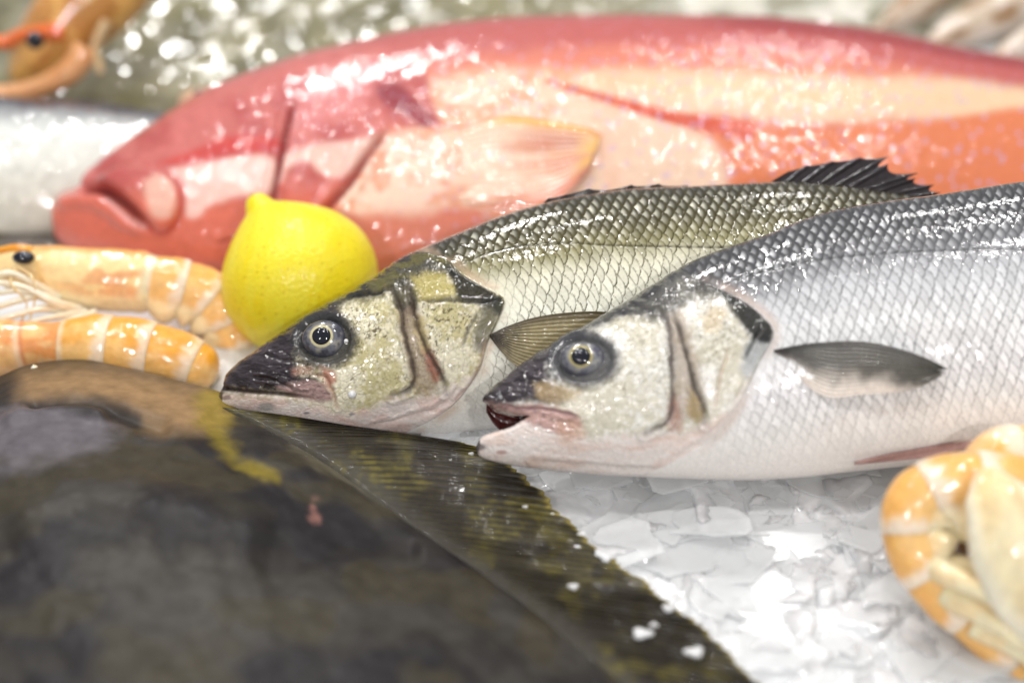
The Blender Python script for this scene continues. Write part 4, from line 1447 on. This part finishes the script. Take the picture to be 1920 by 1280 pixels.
# far prawn in the top left corner
pr5 = thing('prawn', 'brownish orange prawn with bent claw at the far left behind the silver fish', 'prawn', ground(120, 130, 0.0), 'prawns on the ice')
de = 0.885
path = px_path([(270, -80, de), (200, -20, de), (128, 44, de), (76, 96, de), (24, 150, de)], 90)
rad = np.interp(np.linspace(0, 1, 90), [0, .3, .6, .85, 1], [60, 78, 74, 50, 12]) * KW * de
P, S_, TH = tube(path, rad, 60)
nz = fbm(S_ * 6 + 14, TH * 2 + 6, 87, 4)
col = mix(np.zeros(P.shape) + lin(232, 184, 108), lin(196, 140, 76), ss(.45, .6, nz))
tube_part('carapace', P, M_shell, pr5, col)
limb('claw', pr5, [(160, 90, de - .02), (136, 130, de - .02), (90, 158, de - .02), (20, 176, de - .02), (-60, 182, de - .02)], 24, 17, lin(232, 172, 120), M_shell)
limb('leg', pr5, [(200, 40, de - .02), (178, 90, de - .02), (190, 140, de - .02)], 10, 8, lin(206, 180, 140), M_shell)
limb('leg', pr5, [(120, 60, de - .03), (40, 66, de - .03), (10, 80, de - .03), (-20, 76, de - .03)], 16, 12, lin(224, 110, 40), M_shell)
ball('eye', pr5, at(66, 76, de - .045), 0.0045, M_pupil, None, (1, 1, 1), 14)

# ------------------------------------------------------------------ dark flatfish in front
def build_flatfish():
    ze = 0.010
    far = [(-60, 740), (0, 716), (60, 693), (150, 684), (240, 700), (330, 722), (420, 747)]
    inner = [(430, 756), (520, 806), (600, 852), (700, 922), (800, 992), (900, 1062), (1000, 1132), (1100, 1212), (1220, 1310)]
    outer = [(760, 819), (880, 832), (985, 887), (1060, 968), (1160, 1052), (1260, 1126), (1345, 1192), (1430, 1282), (1560, 1420)]
    ed = np.concatenate([ground(*np.array(far).T, ze), ground(*np.array(inner).T, ze + .003)])[:, :2]
    rest = np.array([(0.06, 0.30), (0.03, 0.24), (-0.05, 0.19), (-0.16, 0.17), (-0.28, 0.20), (-0.36, 0.29), (-0.37, 0.40), (-0.33, 0.48)])
    loop = np.concatenate([ed, rest, ed[:1]])
    lp = spath(loop, 721)[:-1]
    root = thing('flatfish', 'large dark olive flatfish with striped fin fringe in the near foreground', 'fish', (-0.15, 0.36, 0.0))
    c = np.array([-0.15, 0.375])
    nr = 330
    r = 1 - (1 - np.linspace(0, 1, nr)) ** 1.25
    XY = c + r[:, None, None] * (lp - c)[None]
    R = np.repeat(r[:, None], len(lp), 1)
    Z = ze + 0.003 + 0.030 * (1 - R**2.2)
    P = np.concatenate([XY, Z[..., None]], -1)
    px, py, _ = proj(P)
    X, Y = XY[..., 0], XY[..., 1]
    n1 = fbm(X * 26 + 50, Y * 26 + 50, 91, 4)
    n2 = fbm(X * 110 + 50, Y * 110 + 50, 92, 4)
    # long muscle ridges follow the outline
    Z2 = 0.005 * (n1 - .5) + 0.0007 * (n2 - .5)
    for pts, wd, h in (([(420, 800), (560, 880), (760, 985), (960, 1120), (1100, 1230)], 38, 0.0035), ([(40, 760), (180, 760), (260, 785), (330, 800)], 16, -0.004),
                       ([(0, 1000), (150, 930), (350, 960), (520, 1010)], 50, 0.004), ([(480, 1090), (640, 1010), (800, 1030)], 36, -0.003), ([(0, 800), (60, 775), (150, 770), (210, 785)], 14, 0.004)):
        d, p = dline(px, py, pts)
        Z2 = Z2 + h * np.exp(-(d / wd) ** 2) * ss(0, .1, p) * ss(1, .9, p)
    P[..., 2] += Z2 * ss(1.0, 0.9, R)
    col = np.zeros(P.shape) + lin(50, 47, 43)
    col = mix(col, lin(34, 31, 34), ss(0.42, 0.64, n1))
    col = mix(col, lin(66, 62, 58), ss(0.52, 0.36, n1) * .6)
    col = mix(col, lin(60, 54, 40), ss(0.50, 0.62, fbm(X * 40 + 9, Y * 40 + 3, 95, 3)) * .7)
    tan = sdf(px, py, [(40, 700), (150, 684), (300, 712), (410, 745), (400, 800), (330, 800), (240, 770), (120, 752), (40, 750)])
    col = mix(col, lin(146, 116, 82), ss(30, -30, tan + 40 * (n1 - .5)) * .9)
    lil = sdf(px, py, [(-60, 780), (60, 765), (180, 770), (220, 800), (160, 850), (0, 860)])
    col = mix(col, lin(104, 98, 104), ss(30, -20, lil + 40 * (n2 - .5)) * .8)
    drk = sdf(px, py, [(40, 755), (180, 745), (260, 775), (250, 790), (130, 775)])
    col = mix(col, lin(42, 38, 36), ss(14, -8, drk + 14 * (n2 - .5)) * .85)
    d, p = dline(px, py, [(402, 750), (398, 795), (420, 840), (470, 875), (520, 905)])
    col = mix(col, lin(140, 122, 34), ss(1.15, .0, d / (40 - 24 * p) + 1.5 * (n2 - .5) + 1.2 * (n1 - .5)) * .6)
    pk = sdf(px, py, [(572, 956), (588, 948), (610, 968), (602, 984), (580, 972)])
    col = mix(col, lin(160, 112, 102), ss(4, -8, pk + 44 * (n2 - .5)) * .75)
    d, p = dline(px, py, [(560, 850), (720, 930), (880, 1010), (1000, 1090)])
    col = mix(col, lin(112, 106, 88), ss(30, 6, d + 30 * (n2 - .5)) * .5)
    und = np.concatenate([lp, np.full((len(lp), 1), ze - .012)], -1)
    m = len(lp)
    V = np.concatenate([P.reshape(-1, 3), und, [[c[0], c[1], ze - .012]]])
    cc = np.concatenate([col.reshape(-1, 3), np.tile(lin(60, 56, 46), (m + 1, 1))])
    j = np.arange(m)
    base = nr * m
    F = np.concatenate([gridfaces(nr, m, True), np.stack([(nr - 1) * m + j, base + j, base + (j + 1) % m, (nr - 1) * m + (j + 1) % m], -1)])
    F3 = np.stack([base + j, np.full(m, base + m), base + (j + 1) % m], -1)
    part('body', V, F[:, ::-1], M_flat, root, cc, F3=F3[:, ::-1])
    # fin fringe with its rays
    ns, nt = 120, 900
    I = spath(np.array(inner) + np.array([-46, 4]), nt)
    O = spath(outer, nt)
    s = np.linspace(0, 1, ns)[:, None]
    t = np.linspace(0, 1, nt)[None, :]
    nray = 54
    ph = t * nray + 0.5 * (fbm(t * 20 + 3, 0 * t + 4, 96, 2) - .5)
    fr = np.abs(ph - np.round(ph)) * 2             # 0 on the ray, 1 between
    lenk = 1 - 0.018 * (fr) ** 1.5 - 0.03 * (vnoise(np.floor(ph + .5) * 1.7, 0 * ph, 97)) + 0.07 * (fbm(t * 34, 0 * t, 98, 4) - .5)
    sk = s * lenk
    PX = I[None, :, 0] * (1 - sk) + O[None, :, 0] * sk
    PY = I[None, :, 1] * (1 - sk) + O[None, :, 1] * sk - 14 * np.sin(sk * math.pi) * (0.4 + 0.6 * np.sin(t * 9))
    z = ze + 0.0055 * (1 - sk) - 0.002 * ss(0.14, 0.0, s) + 0.0008 * (1 - fr) * ss(0.12, .35, s) + 0.004 * (fbm(t * 14 + 5, s * 2, 99, 3) - .5) * s + 0.001
    Pq = ground(PX, PY, 0.0)
    k = np.sin(PITCH) + (PY - 640) * KW * math.cos(PITCH)
    dd = (HC - z) / k
    Pq = at(PX, PY, dd)
    n1 = fbm(PX / 90 + 4, PY / 60 + 5, 101, 3)
    n2 = fbm(PX / 14 + 4, PY / 14 + 5, 102, 3)
    col = mix(np.zeros(Pq.shape) + lin(74, 68, 38), lin(92, 84, 38), ss(.4, .7, n2))
    col = mix(col, lin(40, 34, 22), ss(0.60, 0.15, fr + .35 * (n2 - .5)) * (.25 + .75 * ss(.3, .6, fbm(PX / 50 + 14, PY / 50 + 5, 104, 2))))
    col = mix(col, lin(36, 30, 26), ss(0.42, 0.60, n1 + .16 * ss(.1, .6, t)) * .85)
    col = mix(col, lin(56, 52, 44), ss(0.30, 0.08, s + .3 * (n2 - .5)) * .85)
    col = mix(col, lin(170, 152, 74), ss(0.965, 1.0, s) * .6)
    wetn = np.clip(ss(.30, .6, s + 0 * t) * ss(.30, .46, fbm(PX / 40 + 24, PY / 30 + 5, 107, 2)), .03, 1)
    n = ns * nt
    V = np.concatenate([Pq.reshape(-1, 3), (Pq - np.array([0, 0, .0012])).reshape(-1, 3)])
    F = [gridfaces(ns, nt), gridfaces(ns, nt, base=n)[:, ::-1]]
    ix = np.arange(n).reshape(ns, nt)
    for e in (ix[0], ix[-1], ix[:, 0], ix[:, -1]):
        F.append(np.stack([e[:-1], e[1:], e[1:] + n, e[:-1] + n], -1))
    part('fin_fringe', V, np.concatenate(F), M_flatfin, root, np.concatenate([np.concatenate([col, wetn[..., None]], -1).reshape(-1, 4)] * 2))
    return root


build_flatfish()

# ------------------------------------------------------------------ fish at the back
def simple_fish(label, top, bot, half, depth, colf, group=None, pw=2.0, step=5, relief=0.0006, cat='fish', name='silver_fish'):
    tf, bf = curve(top), curve(bot)
    xs = np.arange(top[0][0], top[-1][0], step)
    nn = plane_normal(depth, top[0][0], bot[0][1], top[-1][0], top[0][1])
    mx = (top[0][0] + top[-1][0]) / 2
    root = thing(name, label, cat, at(mx, bf(mx), depth(mx, bf(mx))), group)

    def det(px, py, X, Y):
        tt = (Y - tf(X)) / np.maximum(bf(X) - tf(X), 1)
        r, hg, rid = scales((px - 3000) / 9.0, py / 22.0)
        return relief * (hg * .8 + .8 * (rid - .5)) + .0008 * (fbm(px / 30, py / 20, 5, 3) - .5), colf(px, py, tt, rid, r)
    fish_body(tf, bf, xs, 120, depth, nn, curve(half), det, root, M_silver, nb=20, pw=pw)
    return root, nn


def silver_col(px, py, tt, rid, r):
    n = fbm(px / 40 + 5, py / 20 + 5, 111, 3)
    st = [(0, lin(44, 46, 58)), (.20, lin(60, 62, 76)), (.34, lin(170, 172, 172)), (.5, lin(220, 221, 216)), (1, lin(206, 201, 188))]
    q = np.clip(tt + .08 * (n - .5), 0, 1)
    col = np.stack([np.interp(q, [s[0] for s in st], [s[1][k] for s in st]) for k in range(3)], -1)
    return col * (1 + .14 * (rid - .5))[..., None]


dS = lambda x, y: 0.815 + (430 - y) * 2.2e-4
f1, nS = simple_fish('silver fish with dark back lying beyond the grouper mouth', [(-760, 330), (-700, 290), (-500, 225), (-200, 196), (0, 200), (150, 208), (300, 226), (450, 262), (640, 310), (760, 335)],
                     [(-760, 332), (-700, 370), (-500, 420), (-200, 440), (0, 436), (150, 428), (300, 414), (450, 392), (640, 364), (760, 350)],
                     [(-760, .001), (-700, .012), (-400, .024), (0, .026), (300, .022), (760, .004)], dS, silver_col)
plate('tail_fin', f1, [(740, 330), (860, 280), (880, 300), (840, 345), (880, 400), (860, 416), (740, 352)], dS, nS, .001, M_darkfin, lin(80, 80, 84))

dS2 = lambda x, y: 0.955 + (60 - y) * 3e-4
f2, nS2 = simple_fish('pale silver fish glistening above the grouper back, far right of centre', [(1180, 40), (1220, 10), (1350, -30), (1500, -45), (1650, -40), (1850, -10), (2050, 30)],
                      [(1180, 42), (1220, 60), (1350, 92), (1500, 105), (1650, 100), (1850, 80), (2050, 40)],
                      [(1180, .001), (1240, .012), (1400, .02), (1700, .018), (2050, .003)], dS2,
                      lambda px, py, tt, rid, r: np.zeros(px.shape + (3,)) + mix(np.zeros(px.shape + (3,)) + lin(206, 204, 190), lin(150, 148, 128), ss(.45, .6, fbm(px / 50, py / 25, 112, 3))))
plate('tail_fin', f2, [(2040, 30), (2120, -10), (2130, 30), (2120, 90), (2040, 44)], dS2, nS2, .001, M_darkfin, lin(120, 120, 110))


def mound(name, label, cat, pts, z0, hgt, colf, mat, lump, seed, root_name='body', group=None, finf=None):
    """flat fish lying on the ice, outline given by points on the ice"""
    lp = spath(np.array(pts + [pts[0]]), 361)[:-1]
    c = lp.mean(0)
    nr = 140
    r = np.linspace(0, 1, nr)
    XY = c + r[:, None, None] * (lp - c)[None]
    R = np.repeat(r[:, None], len(lp), 1)
    Z = z0 + hgt * (1 - R**2.4)
    X, Y = XY[..., 0], XY[..., 1]
    Z = Z + lump * (fbm(X * 30 + 50, Y * 30 + 50, seed, 4) - .5) * ss(1, .8, R) + lump * .5 * (fbm(X * 120 + 50, Y * 120 + 50, seed + 4, 3) - .5) * ss(1, .9, R)
    P = np.concatenate([XY, Z[..., None]], -1)
    col = colf(X, Y, R)
    m = len(lp)
    und = np.concatenate([lp, np.full((m, 1), z0 - .01)], -1)
    V = np.concatenate([P.reshape(-1, 3), und, [[c[0], c[1], z0 - .01]]])
    cc = np.concatenate([col.reshape(-1, 3), np.tile(lin(200, 196, 186), (m + 1, 1))])
    j = np.arange(m)
    b = nr * m
    F = np.concatenate([gridfaces(nr, m, True), np.stack([(nr - 1) * m + j, b + j, b + (j + 1) % m, (nr - 1) * m + (j + 1) % m], -1)])
    F3 = np.stack([b + j, np.full(m, b + m), b + (j + 1) % m], -1)
    root = thing(name, label, cat, (c[0], c[1], z0), group)
    part(root_name, V, F, mat, root, cc, F3=F3)
    return root, lp, c


def gp(px, py, z=-0.008):
    return tuple(ground(px, py, z)[:2])


olive_c = lambda X, Y, R: mix(mix(np.zeros(X.shape + (3,)) + lin(128, 122, 90), lin(96, 92, 64), ss(.44, .6, fbm(X * 34 + 9, Y * 34 + 9, 121, 4))), lin(150, 145, 124), ss(.52, .66, fbm(X * 70 + 9, Y * 70 + 9, 125, 3)) * .7)
fo, lpo, co = mound('flatfish', 'olive brown speckled flatfish with sparkling wet skin behind the grouper head', 'fish',
                    [gp(-160, 180), gp(-260, 60), gp(-100, -60), (-0.05, 1.22), (0.2, 1.26), (0.42, 1.16), gp(1500, 40), gp(1200, 100), gp(900, 200), gp(620, 260), gp(400, 262), gp(250, 250)],
                    -0.018, 0.034, olive_c, M_back, 0.005, 131)
inn = np.concatenate([co + (lpo - co) * .96, np.full((len(lpo), 1), .022 - .030)], -1)
oo = np.concatenate([co + (lpo - co) * 1.07, np.full((len(lpo), 1), .020 - .032)], -1)
rag = .003 * np.sin(np.arange(len(lpo)) * 1.9)[:, None] * np.array([0, 0, 1])
st = np.stack([inn, (inn + oo) / 2 + rag, oo + rag], 0)
st2 = np.concatenate([st, st[::-1] - np.array([0, 0, .0015])], 0)
part('fin_fringe', st2, np.concatenate([gridfaces(6, len(lpo), True), np.stack([5 * len(lpo) + np.arange(len(lpo)), np.arange(len(lpo)), (np.arange(len(lpo)) + 1) % len(lpo), 5 * len(lpo) + (np.arange(len(lpo)) + 1) % len(lpo)], -1)]),
     M_flatfin, fo, np.tile(lin(116, 108, 66), (6 * len(lpo), 1)))

dk_c = lambda X, Y, R: mix(np.zeros(X.shape + (3,)) + lin(66, 60, 40), lin(104, 98, 92), ss(.5, .62, fbm(X * 60 + 9, Y * 60 + 9, 122, 3)))
mound('flatfish', 'small dark green flatfish edge in the gap left of the grouper chin', 'fish',
      [gp(-200, 440, -.02), gp(-120, 400, -.02), gp(0, 385, -.02), gp(120, 400, -.02), gp(190, 440, -.02), gp(160, 490, -.02), gp(0, 500, -.02), gp(-140, 490, -.02)], -0.024, 0.014, dk_c, M_back, 0.004, 137)

# pale squid at the far right
for k, (pts, r0, lab) in enumerate((
        ([(1640, 60, .93), (1700, 20, .935), (1770, -30, .95), (1850, -90, .96)], [10, 34, 42, 30], 'slim pale pinkish squid behind the tapering end of the grouper back'),
        ([(1720, 100, .915), (1790, 62, .92), (1870, 22, .93), (1960, -30, .94)], [10, 36, 46, 34], 'plump beige squid lying along the right end of the grouper back'),
        ([(1850, 118, .90), (1920, 88, .905), (2000, 50, .91), (2090, 0, .92)], [12, 36, 44, 30], 'cream squid at the right edge above the grouper tail'))):
    sq = thing('squid', lab, 'squid', at(*[pts[1][0], pts[1][1] + 30, pts[1][2]]), 'squid at the back')
    path = px_path(pts, 70)
    rad = np.interp(np.linspace(0, 1, 70), np.linspace(0, 1, len(r0)), r0) * KW * .92
    rad = rad * np.sqrt(np.clip(np.linspace(0.02, 1, 70) * 6, 0, 1))
    P, S_, TH = tube(path, rad, 48, rfun=lambda s, t: 1 + .12 * (fbm(s * 4 + k * 3, t * 1.5, 141 + k, 3) - .5))
    nz = fbm(S_ * 5 + k * 7, TH * 1.6, 145 + k, 3)
    col = mix(np.zeros(P.shape) + lin(214, 198, 178), lin(168, 136, 104), ss(.5, .66, nz))
    col = mix(col, lin(232, 222, 214), ss(.45, .32, nz) * .8)
    tube_part('mantle', P, M_squid, sq, col)
    for q in range(4):
        p0 = np.array(pts[0], float)
        limb('tentacle', sq, [tuple(p0 + (6, 0 + q * 5 - 8, 0)), tuple(p0 + (-16 + q * 5, 14 + q * 4, -.004)), tuple(p0 + (-10 + 16 * q, 34 + q * 3, -.006))], 7, 3, lin(206, 180, 164), M_squid, 20, 10)

# ------------------------------------------------------------------ little lumps of ice and white glint beads on the fish
def chip(label, P0, r, seed, squash=(1, 1, .7), name='ice_or_glint_chip', group=None, cat='ice chip', smooth=True):
    q = np.random.default_rng(seed)
    n = 14
    th = np.linspace(0, math.pi, n)
    ph = np.linspace(0, 2 * math.pi, 2 * n, endpoint=False)
    TH, PH = np.meshgrid(th, ph, indexing='ij')
    k = 1 + (0 if smooth else .25) * np.sin(3 * PH + q.uniform(0, 6)) * np.sin(TH) + (0 if smooth else .2) * np.sin(2 * TH + q.uniform(0, 6))
    D = np.stack([k * np.sin(TH) * np.cos(PH) * squash[0], k * np.sin(TH) * np.sin(PH) * squash[1], k * np.cos(TH) * squash[2]], -1) * r
    o = link(name, raw_mesh(name, D.reshape(-1, 3), gridfaces(n, 2 * n, True)[:, ::-1]), M_ice)
    o.location = tuple(float(v) for v in P0)
    o['label'] = label
    o['category'] = cat
    if group:
        o['group'] = group


chip('round white ice bead on the cheek of the olive sea bass', sA(661, 739, .0006), .0017, 1, (1, 1, 1), 'ice_bead', cat='ice bead')
chip('tiny white ice bead at the eye rim of the olive sea bass', sA(650, 641, .0022), .0009, 2, (1, 1, 1), 'ice_bead', cat='ice bead')
for k, (x, y, r, lab) in enumerate(((1075, 1100, .0017, 'small ice chip alone mid-way on the fringed flatfish fin'), (1255, 1138, .0019, 'ice chip nearest the rim of the flatfish fin beside bare ice'),
                                    (1204, 1188, .0024, 'biggest ice chip on the flatfish fin, just below a smaller one'), (1302, 1222, .0022, 'ice chip lying low on the flatfish fin near the corner'),
                                    (884, 850, .0009, 'tiny white glint bead high on the flatfish fin under the open mouth'), (1092, 1000, .0011, 'tiny white glint bead at the fin rim half way down beside the ice'),  # from here on, white beads added as droplet glints on the fin
                                    (1226, 1170, .0013, 'small white glint bead close above the biggest chip on the flatfish fin'), (985, 950, .0009, 'tiny white glint bead amid the dark patch of the flatfish fin'))):
    chip(lab, ground(x, y, .0155), r, 10 + k, (1.3, .8, .6), smooth=False, group='ice chips on the flatfish fin')
